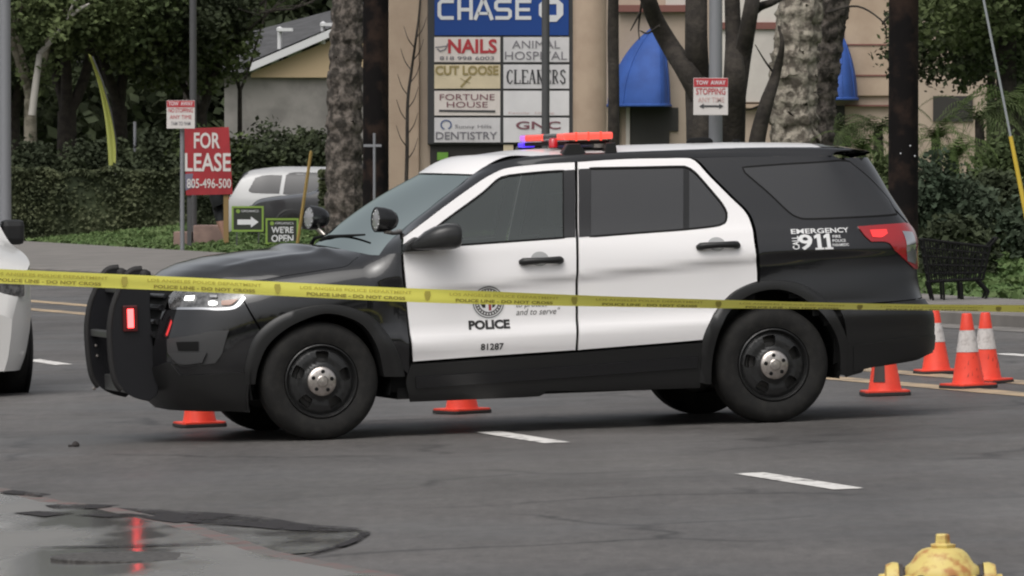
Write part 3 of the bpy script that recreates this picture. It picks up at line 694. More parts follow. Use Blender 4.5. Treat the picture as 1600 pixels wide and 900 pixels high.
panel('headlight_bulb', [(328,461),(339,461),(339,465),(328,465)], M_lens, both_parents=H, off=.004, ret=0, gap=0)
panel('side_marker', [(346,470),(372,467),(362,476),(346,477)], M_amber, both_parents=H, off=.003, ret=0, gap=0)
# sills and arches
panel('sill', [(643,569),(760,560.5),(901,550.5),(1098,535),(1096,565),(1094,606),(1000,609),(901,611),(852,612),(843,619),(740,624),(640,628),(634,600),(637,582)], M_trim, off=.004, ret=.02, gap=.002)
panel('sill_strip', [(648,588),(760,581),(901,571),(1090,556),(1088,574),(901,588),(760,598),(650,606)], M_gloss, off=.016, ret=.014, gap=0)
ring('wheel_arch', FA_OUT, FA_IN, M_trim)
ring('wheel_arch', RA_OUT, RA_IN, M_trim)
# tail
panel('rear_bumper', [(1312,486),(1320,507),(1322,530),(1323,560),(1320,589),(1345,582),('uz',2.05,.315),('uz',2.4,.35),('uz',2.62,.39),('uz',UTAIL,.40),('uz',UTAIL,.72),('uz',2.72,.725),('uz',2.3,.722)], M_trim, off=.012, ret=.02, gap=.002)
panel('bumper_strip', [(1332,540),('uz',2.3,.50),('uz',2.62,.50),('uz',UTAIL,.50),('uz',UTAIL,.42),('uz',2.62,.41),('uz',2.38,.375),(1332,580)], M_trim, off=.018, ret=.01, gap=0)
panel('tailgate', [('uz',2.665,.735),('uz',UTAIL,.735),('uz',UTAIL,1.20),('uz',2.63,1.19),('uz',2.665,1.10)], M_black, gap=.001)
panel('rear_window', [('uz',2.63,1.20),('uz',UTAIL,1.205),('uz',UTAIL,1.63),('uz',2.36,1.63),('uz',2.46,1.43),('uz',2.56,1.27)], M_dglass, gap=.001, ret=.01)
T = panel('taillight', [(1340,354.5),('uz',2.38,1.205),('uz',2.58,1.205),('uz',2.67,1.16),('uz',2.70,.95),('uz',2.62,.925),('uz',2.52,.93),(1397,391),(1390,381),(1380,378),(1361,378),(1351,369)], M_red, off=.008, ret=.012, gap=0, ang=36)
panel('reversing_lamp', [(1408,362),('uz',2.56,1.15),('uz',2.58,.99),('uz',2.55,.95),(1416,408)], M_chrome, both_parents=T, off=.011, ret=0, gap=0)
panel('brake_lamp', [(1358,360),(1384,359),(1386,366),(1376,372),(1362,371)], M_red2, both_parents=T, off=.011, ret=0, gap=0)
G = []
for t in np.linspace(-1, 1, 25):
    row = []
    for x, zt in ((1.90,0),(2.0,.0),(2.1,-.004),(2.2,-.012),(2.285-.05*t*t,-.022),(2.288-.05*t*t,-.028),(2.2,-.042),(2.1,-.06)):
        xx = x-.03*t*t; y_ = min(edge(min(x,2.1))[0], .63)*(1-.05*sstep(2.05,2.27,x)); ze = edge(min(xx,2.1))[1]; row.append((xx, t*y_*1.005, ze+(roof_c(xx)-ze)*(1-abs(t)**2.6)*.9+zt+.006))
    G.append(row)
grid('spoiler', G, M_black, car, ang=60)
# dark inner shell, floor and wheel wells behind the panels
sh = MB()
for mi in (1,-1):
    G = []; us_ = np.linspace(UNOSE, UTAIL, 90); zs = np.linspace(0, 1, 16)
    for u in us_:
        zl = np.interp(u, [-2.6,1.6,1.95,2.4], [.25,.27,.37,.44]); zh = 1.0 if u < -1 else 1.1; G.append([(P(u, zl+(zh-zl)*z)-N(u, zl+(zh-zl)*z)*.045)*[1,mi,1] for z in zs])
    G = np.array(G); a, b = G.shape[:2]; f = []
    for i in range(a-1):
        for j in range(b-1):
            c = (G[i,j]+G[i+1,j+1])/2
            if min((c[0]+1.433)**2, (c[0]-1.433)**2)+(c[2]-.37)**2 < .43**2 and abs(c[1]) > .5: continue
            f.append((i*b+j, i*b+j+1, (i+1)*b+j+1, (i+1)*b+j))
    sh.add(G.reshape(-1,3), f)
for cx_ in (-1.433, 1.433):
    for mi in (1,-1):
        V = []; n = 22
        for y in (.94,.60):
            for k in range(n+1):
                an = -.25+(math.pi+.5)*k/n; V.append((cx_+.44*math.cos(an), mi*y, .37+.45*math.sin(an)))
        sh.add(V, [(k,k+1,n+2+k,n+1+k) for k in range(n)]+[tuple(range(n+1,2*n+2))])
sh.box((-2.1,-.60,.25),(1.85,.60,.32)); sh.box((1.8,-.6,.38),(2.45,.6,.45)); sh.box((-.95,-.90,.23),(.92,.90,.30))
sh.box((-2.2,-.6,.3),(-1.0,.6,.8))
sh.build('underbody', M_void, car, world=False)
ib = MB(); ib.box((-.98,-.80,.55),(-.62,.80,1.08)); ib.build('dashboard', M_int, car, world=False, bevel=.05)
for yy in (-.42,.42):
    s_ = MB(); s_.prism([(-.25,.45),(.25,.45),(.27,.60),(.33,.75),(.47,1.20),(.36,1.24),(.20,.80),(.10,.66),(-.25,.62)], .5, (0,yy-.25,0), (1,0,0), (0,0,1), (0,1,0)); s_.box((.37,yy-.14,1.24),(.46,yy+.14,1.46)); s_.build('seat', M_int, car, world=False, bevel=.03)
s_ = MB(); s_.box((1.05,-.68,.5),(1.3,.68,1.28)); s_.box((.62,-.60,.85),(.66,.60,1.55)); s_.build('seat', M_int, car, world=False, bevel=.03)
st = MB(); st.lathe([(.185+.016*math.cos(a), .016*math.sin(a)) for a in np.linspace(0, 2*math.pi, 9)[:-1]], 28, 'x', closed=True); o = st.build('steering_wheel', M_int, car, world=False, sm=60); o.location = (-.5,-.42,1.0); o.rotation_euler = (0, R(-22), 0)

# wheels
def wheel_meshes():
    R0 = .364
    tp = [(.222,.205),(.232,.232),(.26,.243),(.30,.247),(.325,.240),(.345,.225),(.358,.205),(.3635,.17),(.3635,.165),(.356,.165),(.356,.155),(R0,.155),(R0,.128),(.356,.128),(.356,.118),(R0,.118),(R0,.075),(.356,.075),(.356,.065),(R0,.065),(R0,.05),(.358,.03),(.335,.012),(.29,0),(.225,.01)]
    ty = MB(); ty.lathe([(r, h-.245) for r, h in tp], 64, 'y', closed=True)
    holes = []
    for k in range(5):
        a = R(90+72*k); e1 = np.array([math.cos(a), math.sin(a)]); e2 = np.array([-e1[1], e1[0]])
        loc = [(-.030,-.024),(-.022,-.031),(.0,-.038),(.022,-.041),(.033,-.034),(.036,0),(.033,.034),(.022,.041),(0,.038),(-.022,.031),(-.030,.024),(-.032,0)]
        holes.append(dense([e1*(.150+x)+e2*y for x, y in loc], .012))
    out = np.array([(.205*math.cos(a), .205*math.sin(a)) for a in np.linspace(0, 2*math.pi, 73)[:-1]])
    dep = lambda r: np.interp(r, [0,.08,.10,.115,.15,.185,.198,.205], [.035,.035,.030,.020,.022,.014,.005,.0])
    S = lambda x, y: np.array([x, -(dep(math.hypot(x, y))-.040), y])
    def SN(x, y):
        a, b = S(x+.003,y)-S(x-.003,y), S(x,y+.003)-S(x,y-.003); n = np.cross(b, a); n /= np.linalg.norm(n); return n if n[1] < 0 else -n
    rim = surf_mesh(S, SN, out, holes, .014, 0, .03)
    lip = MB(); lip.lathe([(.200,-.045),(.205,-.036),(.212,-.016),(.219,-.008),(.225,-.012),(.226,-.03),(.215,-.05)], 64, 'y')
    bk = MB(); bk.lathe([(.0,-.085),(.14,-.085),(.14,-.11),(.222,-.11),(.222,-.2)], 48, 'y')
    cap = MB(); cap.lathe([(.090,-.012),(.0895,.006),(.085,.012),(.068,.019),(.05,.022),(.036,.024),(.030,.030),(.0,.033)], 40, 'y')
    nuts = cap
    for k in range(5):
        a = R(90+72*k); nuts.lathe([(.0125,.016),(.0125,.0225),(.009,.0235),(.0,.0235)], 12, 'y', org=(.06*math.cos(a),0,.06*math.sin(a)))
    return ty, rim, lip, bk, cap, nuts
ty, rim, lip, bk, cap, nuts = wheel_meshes()
wh = mesh_n('wheel', *rim, M_rim, car)
lp = lip.build('rim', M_rim, wh, world=False, sm=35); tyo = ty.build('tyre', M_tyre, wh, world=False, sm=35)
bko = bk.build('brake_disc', M_brake, wh, world=False, sm=35); cpo = cap.build('hub_cap', M_cap, wh, world=False, sm=35)
cpo.data.materials.append(M_void)
for p in cpo.data.polygons:
    if .045 < math.hypot(p.center.x, p.center.z) < .074 and p.center.y < -.0155 and abs(p.normal.y) < 2 and len(p.vertices) == 4 and p.area < 9e-5: p.material_index = 1
for i, (x, s) in enumerate(((-1.433,1),(1.433,1),(-1.433,-1),(1.433,-1))):
    if i == 0: o = wh
    else:
        o = wh.copy(); col.objects.link(o); o.parent = car
        for ch in (lp, tyo, bko, cpo): c = ch.copy(); col.objects.link(c); c.parent = o
    o.location = (x, -.965*s, .360); o.rotation_euler = (0, R(-8 if x > 0 else 4), 0 if s > 0 else math.pi)

# door handles, mirrors, spotlights, wipers
def handle(px, py, ds_):
    for k, (mi, d) in enumerate(((1, ds_[0]), (-1, ds_[1]))):
        u, z, e = onP(px, py); m_ = MB()
        pts = [P(u+dx, z+.012*dx)+N(u, z)*of for dx, of in ((-.128,.002),(-.115,.02),(-.09,.032),(0,.038),(.09,.034),(.115,.022),(.128,.004))]
        m_.tube([p*[1,mi,1] for p in pts], [.018,.024,.022,.019,.022,.025,.02], 10); m_.build('door_handle', M_trim, d, world=False, sm=50)
        m_ = MB(); n_ = N(u,z); c_ = P(u-.005, z+.016)
        e1 = np.array([1,0,0.]); e2 = np.cross(n_, e1); e2 = e2 if e2[2] > 0 else -e2
        V = [c_+n_*.0015]+[c_+n_*.0015+e1*.056*math.cos(a)+e2*.045*math.sin(a) for a in np.linspace(0, 2*math.pi, 25)[:-1]]
        m_.add([v*[1,mi,1] for v in V], [(0,i+1,(i+1)%24+1) for i in range(24)]); m_.build('handle_shade', M_hshade, d, world=False)  # flat disc of painted shade behind the handle
handle(845, 408.5, fd); handle(1121.5, 385.5, rd)
c0 = unpy(688, 370, -1.08)
for mi in (1, -1):
    m_ = MB(); rows = []
    for k, (dx, lo, hi, hy, dy) in enumerate(((-.17,-.068,-.045,.02,.07),(-.135,-.075,-.008,.05,.05),(-.085,-.078,.036,.09,.02),(-.03,-.08,.064,.105,0),(.03,-.08,.077,.11,0),(.08,-.077,.079,.105,0),(.108,-.068,.071,.10,0),(.117,-.054,.056,.085,0))):
        for q in range(20):
            a = 2*math.pi*q/20; cs, sn = math.cos(a), math.sin(a)
            rows.append((c0[0]+dx, mi*(c0[1]+dy+hy*math.copysign(abs(cs)**.6, cs)), c0[2]+(hi+lo)/2+(hi-lo)/2*math.copysign(abs(sn)**.7, sn)))
    n = 8; m_.add(rows, [(i*20+q, i*20+(q+1)%20, (i+1)*20+(q+1)%20, (i+1)*20+q) for i in range(n-1) for q in range(20)]+[tuple(range(19,-1,-1)), tuple(range(140,160))])
    mo = m_.build('wing_mirror', M_mirror, car, world=False, sm=50)
    b = P(*onP(652, 384)[:2])
    a2 = MB(); a2.prism([(-.10,-.035),(.10,-.030),(.09,.02),(-.02,.055),(-.09,.01)], .10, (b[0],(b[1]-.075)*mi if mi > 0 else -(b[1]-.075)-.10,b[2]), (1,0,0), (0,0,1), (0,1,0)); a2.build('mirror_foot', M_trim, mo, world=False, bevel=.012)
    g = MB(); g.prism([(.078*math.cos(a), .055*math.sin(a)) for a in np.linspace(0, 2*math.pi, 25)[:-1]], .004, (c0[0]+.115, c0[1]*mi, c0[2]-.002), (0,1,0), (0,0,1), (1,0,0)); g.build('mirror_glass', M_chrome, mo, world=False)
def spotlight(c, foot, tilt, mi):
    c = np.array(c); R_ = .078; m_ = MB()
    m_.lathe([(R_*.92,-.004),(R_,0),(R_*1.0,.02),(R_*.98,.05),(R_*.86,.095),(R_*.6,.128),(R_*.3,.142),(0,.146)], 28, 'x')
    o = m_.build('spotlight', M_gloss, car, world=False, sm=50); o.location = c; o.rotation_euler = (0, R(4), R(tilt))
    l = MB(); l.lathe([(R_*.93,.004),(R_*.5,-.004),(0,-.006)], 28, 'x'); l.build('lens', M_lens, o, world=False, sm=60)
    q = MB()
    for rr, nn in ((.03,6),(.055,10)):
        for k in range(nn): a = 2*math.pi*k/nn; q.lathe([(.009,.004),(.007,-.002),(0,-.003)], 8, 'x', org=(.0,rr*math.cos(a),rr*math.sin(a)))
    q.build('bulb', M_chrome, o, world=False, sm=60)
    b = MB(); e = c+np.array([.06,0,-.075]); b.tube([c+np.array([.06,0,-.05]), e, (e+np.array(foot))/2+np.array([0,0,-.01]), foot], [.02,.016,.013,.018], 8); b.build('bracket', M_cap, car, world=False, sm=50)
s1 = unpy(587, 343, -.93); f1 = unpy(625, 362, -.80)
spotlight(s1, f1, 9, 1); s2 = s1*[1,-1,1]; q2 = unpy(482, 340, .90); q2[0] = max(q2[0], s1[0]-.08); spotlight(q2, np.array([f1[0]-.08,-f1[1]+.02,f1[2]-.06]), 16, -1)
for a, b, c_ in (((-.98,.1,1.215),(-1.13,.55,1.185),(-1.13,.70,1.17)), ((-1.0,-.55,1.19),(-1.17,-.10,1.20),(-1.2,.05,1.2))):
    m_ = MB(); m_.tube([np.array(c_)+[0,0,.005], np.array(b)+[-.01,0,.03], np.array(a)+[-.05,0,.05]], [.014,.011,.006], 6); m_.build('wiper', M_void, car, world=False, sm=50)

# push bar
pb = thing('push_bar', None, None); pb.parent = car
pbp = [(222,421),(205,424),(193,440),(184,461),(177.5,479),(173,505),(172.4,525),(175,563),(181,594),(194,612),(212,622),(232,627),(246,610),(240,560),(236,520),(233,470),(236,440),(234,424)]
o3 = [unpy(*p, -.40) for p in pbp]; poly = dense([(p[0], p[2]) for p in o3], .02, 60)
for yy in (-.43, .40):
    m_ = MB(); m_.prism([tuple(p) for p in poly], .035, (0, yy, 0), (1,0,0), (0,0,1), (0,1,0)); m_.build('upright', M_bar, pb, world=False, bevel=.006)
    # rubber strip round the front edge and a rounded top
    fr = [p for p in poly if p[0] < -2.40 and p[1] > .33]; fr = sorted(fr, key=lambda p: p[1])
    m_ = MB(); m_.tube([(p[0]-.004, yy+.0175, p[1]) for p in fr if p[0] < np.interp(p[1], [.27,.5,.8,1.07], [-2.44,-2.5,-2.5,-2.41])], .022, 8); m_.build('rubber_strip', M_rub2, pb, world=False, sm=50)
    t_ = unpy(222, 427, -.40); m_ = MB(); m_.lathe([(.0,.026),(.02,.022),(.033,.010),(.038,-.01),(.038,-.03)], 16, 'z', org=(t_[0]+.01, yy+.0175, t_[2]+.0)); m_.build('bar_cap', M_rub2, pb, world=False, sm=50)
xz = lambda px, py: unpy(px, py, -.40)
for (z0, x0, hh) in ((.67,-2.60,.022),(.36,-2.52,.05),(.95,-2.50,.03)):
    m_ = MB(); m_.box((x0-.02,-.40,z0-hh),(x0+.03,.40,z0+hh)); m_.build('crossbar', M_bar2, pb, world=False, bevel=.008)
m_ = MB(); m_.box((-2.52,-.40,.40),(-2.50,.40,.62)); m_.build('push_plate', M_bar, pb, world=False)
l0 = unpy(204, 497.5, -.455)
m_ = MB(); m_.box((l0[0]-.045,-.452,l0[2]-.08),(l0[0]+.045,-.43,l0[2]+.08)); ho = m_.build('warning_light', M_redlens, pb, world=False, bevel=.006)
m_ = MB(); m_.box((l0[0]-.019,-.460,l0[2]-.058),(l0[0]+.019,-.4525,l0[2]+.058)); m_.build('led_strip', M_red_glow, ho, world=False, bevel=.003)
m_ = MB()
for (px, py) in ((150,540),(152,556),(147,607)):
    p = unpy(px, py, .398); m_.lathe([(.012,-.004),(.008,.006),(0,.008)], 8, 'y', org=tuple(p))
m_.build('bolt', M_cap, pb, world=False, sm=50)
for yy in (-.41,.41):
    m_ = MB(); m_.box((-2.50,.92*yy-.03,.40),(-2.1,.92*yy+.03,.50)); m_.build('bracket', M_void, pb, world=False)

# light bar across the roof
lb = thing('light_bar', None, None); lb.parent = car
n0, n1 = unpy(881, 213, -.62), unpy(958, 207, -.62)
xa, xb = n0[0], n1[0]; zt = 1.836
bp = MB(); bp.box((xa+.02,-.60,zt-.075),(xb-.02,.60,zt-.052)); bp.build('housing', M_void, lb, world=False, bevel=.008)
def lens(y0, y1, m_, dz=0, x0=xa, x1=xb):
    q = MB(); q.box((x0,y0,zt-.047+dz),(x1,y1,zt-.003+dz)); return q.build('lens', m_, lb, world=False, bevel=.012)
lens(-.62,-.52, M_red_bar); lens(-.518,-.40, M_red_bar, 0, xa+.005, xb-.005); lens(-.398,-.02, M_smoke, 0, xa+.01, xb-.01); lens(-.018,.44, M_red_bar2, 0, xa+.005, xb-.01); lens(.442,.60, M_magenta, 0, xa+.01, xb-.02)
for k in (.25,.5,.75):
    q = MB(); xx = xa+(xb-xa)*k; q.box((xx-.006,-.6225,zt-.055),(xx+.006,-.615,zt+.001)); q.build('lens_divider', M_red_bar2, lb, world=False)
q = MB(); q.box((xa+.0,.50,1.752),(xa+.09,.61,1.785)); q.build('blue_light', M_blue_glow, lb, world=False, bevel=.01)
q = MB(); q.lathe([(.028,-.03),(.028,.02),(.018,.03),(0,.03)], 14, 'z', org=(xa-.02,-.42,1.775)); q.build('alley_light', M_red_dim, lb, world=False, sm=50)
for x0, x1, x2, x3 in ((875,917,886,905),(944,964,946,961)):
    a, b, c_, d_ = unpy(x0,243,-.655)[0], unpy(x1,243,-.655)[0], unpy(x2,226,-.655)[0], unpy(x3,226,-.655)[0]
    for mi in (1,-1):
        q = MB(); q.prism([(a,1.69),(b,1.69),(d_,zt-.07),(c_,zt-.07)], .08, (0,-.675 if mi > 0 else .595,0), (1,0,0), (0,0,1), (0,1,0)); q.build('mount', M_trim, lb, world=False, bevel=.006)
q = MB(); q.box((xb-.12,-.60,zt-.10),(xb+.0,.60,zt-.076)); q.build('crossbar', M_cap, lb, world=False)
for px, r_, h_ in ((1093,.085,.035),(1150,.03,.02)):
    a = unpy(px, 222, -.05); q = MB(); q.lathe([(r_,-.02),(r_,h_*.4),(r_*.8,h_*.85),(r_*.4,h_),(0,h_)], 20, 'z', org=(a[0],-.05,roof_c(a[0])+.0)); q.build('aerial', M_void, car, world=False, sm=50)

# lettering on the flanks
def on_flank(name, m, build, parents, off=.0030):
    """build(mb) draws in photo-like car coordinates (x to the rear, z up), wrapped onto the flank"""
    for k, mi in enumerate((1,-1)):
        b = MB(); build(b, mi); v = []
        for p in b.v: s0 = P(p[0], p[2]); v.append((s0+N(p[0], p[2])*(off+p[1]))*[1,mi,1])
        c = MB(); c.v = [tuple(q) for q in v]; c.f = b.f if mi < 0 else b.f
        c.build(name, m, parents[k], world=False)
def flank_text(s, px0, py0, px1, py1, bold=0, shear=0):
    a = onP(px0, py1); b = onP(px1, py0); x0, x1 = a[0], b[0]
    zc = (a[1]+b[1])/2; hgt = (py1-py0)/248.0
    def f(b_, mi):
        if mi > 0: write(b_, s, (x0,0,zc-hgt/2), (1,0,0), (0,0,1), 0, 0, x1-x0, hgt, bold, shear)
        else: write(b_, s, (x1,0,zc-hgt/2), (-1,0,0), (0,0,1), 0, 0, x1-x0, hgt, bold, shear)
    return f
on_flank('lettering', M_ink, flank_text('POLICE', 732.5, 500, 796, 514.5, .05), fd)
on_flank('lettering', M_ink, flank_text('81287', 751, 536.5, 787, 546.5, .02), fd)
on_flank('lettering', M_ink2, flank_text('"to protect', 801, 471, 853, 482, 0, .3), fd)
on_flank('lettering', M_ink2, flank_text('and to serve"', 806, 481.5, 872, 491.5, 0, .3), fd)
eu, ez, _ = onP(763, 472)
def annulus(b_, r0, r1, y=0, n=40, cx_=0, cz_=0):
    m = max(1, int(math.ceil((r1-r0)/.009))); n = 56
    V = [(eu+cx_+r*math.cos(2*math.pi*k/n), y, ez+cz_+r*math.sin(2*math.pi*k/n)) for r in np.linspace(max(r0, .001), r1, m+1) for k in range(n)]
    b_.add(V, [(j*n+k,j*n+(k+1)%n,(j+1)*n+(k+1)%n,(j+1)*n+k) for j in range(m) for k in range(n)])
def shield(b_, y, s, dx=0, half=None):
    p = [(-.8,1),(.8,1),(.85,.2),(.6,-.5),(0,-1),(-.6,-.5),(-.85,.2)]
    b_.add([(eu+dx+q[0]*s, y, ez+q[1]*s) for q in p], [tuple(range(7))])
def seal_dark(b_, mi):
    annulus(b_, .092, .099); annulus(b_, .060, .086)
def seal_pale(b_, mi):
    annulus(b_, .0, .105, -.0008)
def seal_marks(b_, mi):
    for k in range(26):
        a = 2*math.pi*k/26; c, s = math.cos(a), math.sin(a); q = [(.068,-.0035),(.079,-.0035),(.079,.0035),(.068,.0035)]
        b_.add([(eu+r*c-t*s, .0008, ez+r*s+t*c) for r, t in q], [(0,1,2,3)])
def seal_centre(b_, mi):
    for q in ([(-.052,-.01),(-.036,-.034),(-.02,-.034),(-.02,.0),(-.034,.012)], [(-.014,.004),(-.002,.004),(-.002,.042),(-.03,.034)], [(.022,-.036),(.036,-.030),(.05,-.008),(.036,.006),(.024,.0)], [(.014,.012),(.04,.02),(.022,.044),(.006,.046)]):
        b_.add([(eu+x, .0008, ez+z) for x, z in q], [tuple(range(len(q)))])
def seal_red(b_, mi): b_.add([(eu+x, .001, ez+z) for x, z in ((.0,-.052),(.016,-.052),(.017,.0),(-.001,.0))], [(0,1,2,3)])
on_flank('door_emblem', M_decal, seal_pale, fd); on_flank('door_emblem', M_ink2, seal_dark, fd); on_flank('door_emblem', M_decal, seal_marks, fd); on_flank('door_emblem', M_ink, seal_centre, fd); on_flank('door_emblem', M_sealred, seal_red, fd)
on_flank('lettering', M_decal, flank_text('EMERGENCY', 1236, 357, 1325, 364.5, .02), rq)
def nine_one_one(b_, mi):
    a = onP(1249, 390); b = onP(1299, 366); w_ = b[0]-a[0]; zc = (a[1]+b[1])/2; h = 24/248.; s_ = 1 if mi > 0 else -1; x0 = a[0] if mi > 0 else b[0]
    write(b_, '9', (x0,0,zc-h/2), (s_,0,0), (0,0,1), 0, 0, w_*.40, h, .022)
    one = [(.0,.0),(.26,.0),(.26,.12),(.19,.12),(.19,1),(.10,1),(.0,.86),(.0,.70),(.075,.76),(.075,.12),(.0,.12)]
    for o_ in (.46, .74): b_.add([(x0+s_*w_*(o_+p), 0, zc-h/2+h*q) for p, q in one], [tuple(range(len(one)))])
on_flank('lettering', M_decal, nine_one_one, rq)
a0 = onP(1239, 390); a1 = onP(1247, 369)
def calltxt(b_, mi):
    h = a1[1]-a0[1]; w_ = a1[0]-a0[0]
    if mi > 0: write(b_, 'CALL', (a1[0],0,a0[1]), (0,0,1), (-1,0,0), 0, 0, h, w_, .02)
    else: write(b_, 'CALL', (a0[0],0,a0[1]), (0,0,1), (1,0,0), 0, 0, h, w_, .02)
on_flank('lettering', M_decal, calltxt, rq)
for s_, x1, y0 in (('FIRE', 1313, 367.5), ('POLICE', 1321, 374), ('PARAMEDIC', 1326, 380.5)): on_flank('lettering', M_decal, flank_text(s_, 1301, y0, x1, y0+4.2, .01), rq)
# ------------------------------------------------------------------ things around the car
def tilt(o): o.rotation_euler = (0, -TILT, 0); return o
# cones
def cone(name='traffic_cone'):
    t = thing(name, None, 'traffic cone', group='orange traffic cones around the police car')
    b = MB(); b.prism([(-.15,-.13),(-.13,-.15),(.13,-.15),(.15,-.13),(.15,.13),(.13,.15),(-.13,.15),(-.15,.13)], .022, (0,0,.002), (1,0,0), (0,1,0), (0,0,1)); b.build('base', M_conebase, t, bevel=.004)
    c = MB(); c.prism([(-.145,-.125),(-.125,-.145),(.125,-.145),(.145,-.125),(.145,.125),(.125,.145),(-.125,.145),(-.145,.125)], .010, (0,0,.0245), (1,0,0), (0,1,0), (0,0,1))
    c.lathe([(.112,.034),(.106,.05),(.070,.26),(.048,.40),(.034,.495),(.030,.502),(.018,.502),(.016,.47)], 28); c.build('cone_body', M_cone, t, sm=40)
    k = MB(); k.lathe([(.0755,.245),(.0745,.25),(.0525,.385),(.0515,.390)], 28); k.build('collar', M_collar, t, sm=40)
    return t
proto = cone()
def place(o, src, px, py, D=None, rz=0, label=None, sc_=1):
    p = g_at(px, py) if D is None else at(px, py, D); x, y = p[0], p[1]
    if D is not None: p = np.array([x, y, gz(x)])
    o.location = (x, y, gz(x)+.001); o.rotation_euler = (0, -TILT, rz); o.scale = (sc_,)*3
    if label: o['label'] = label
def dupcone():
    o = proto.copy(); col.objects.link(o)
    for ch in proto.children: c = ch.copy(); col.objects.link(c); c.parent = o
    return o
C = [proto]+[dupcone() for _ in range(5)]
place(C[0], None, 1463, 584, None, .2, 'orange cone with pale collar standing just behind the rear bumper, on the yellow lines', .97)
place(C[1], None, 1513, 607, None, .5, 'scuffed orange cone nearest the camera of the overlapping pair behind the car', 1.04)
place(C[2], None, 1541, 599, None, .9, 'scuffed orange cone half hidden behind another in the overlapping pair', 1.0)
place(C[3], None, 1383, 618, None, .1, 'orange cone with a dark square patch, its top hidden by the rear bumper', 1.05)
place(C[4], None, 312, 667, None, .3, 'orange cone glimpsed under the front bumper', 1.0)
place(C[5], None, 722, 646, None, .6, 'orange cone glimpsed beneath the doors between the front and rear wheels', 1.0)
# dark patch and scuffs on the cones
s_ = MB()
V = []
for z in (.09,.20):
    for k in range(7):
        a = R(-146+k*8); r = np.interp(z, [.05,.26], [.1075,.0715])+.002; V.append((r*math.cos(a), r*math.sin(a), z))
s_.add(V, [(k,k+1,8+k,7+k) for k in range(6)]); s_.build('patch', M_hydd, C[3], world=False)
for c_, n in ((C[1], 9), (C[2], 9)):
    s_ = MB()
    for k in range(n):
        a = R(random.uniform(-140,-40)); z = random.uniform(.06,.23); r = lambda q: np.interp(q, [.05,.26], [.1075,.0715])+.0015; h = random.uniform(.02,.05); da = random.uniform(.03,.08)
        s_.add([(r(z)*math.cos(a), r(z)*math.sin(a), z), (r(z)*math.cos(a+da), r(z)*math.sin(a+da), z+.005), (r(z+h)*math.cos(a+da*1.6), r(z+h)*math.sin(a+da*1.6), z+h)], [(0,1,2)])
    s_.build('scuff_mark', M_scuff, c_, world=False)

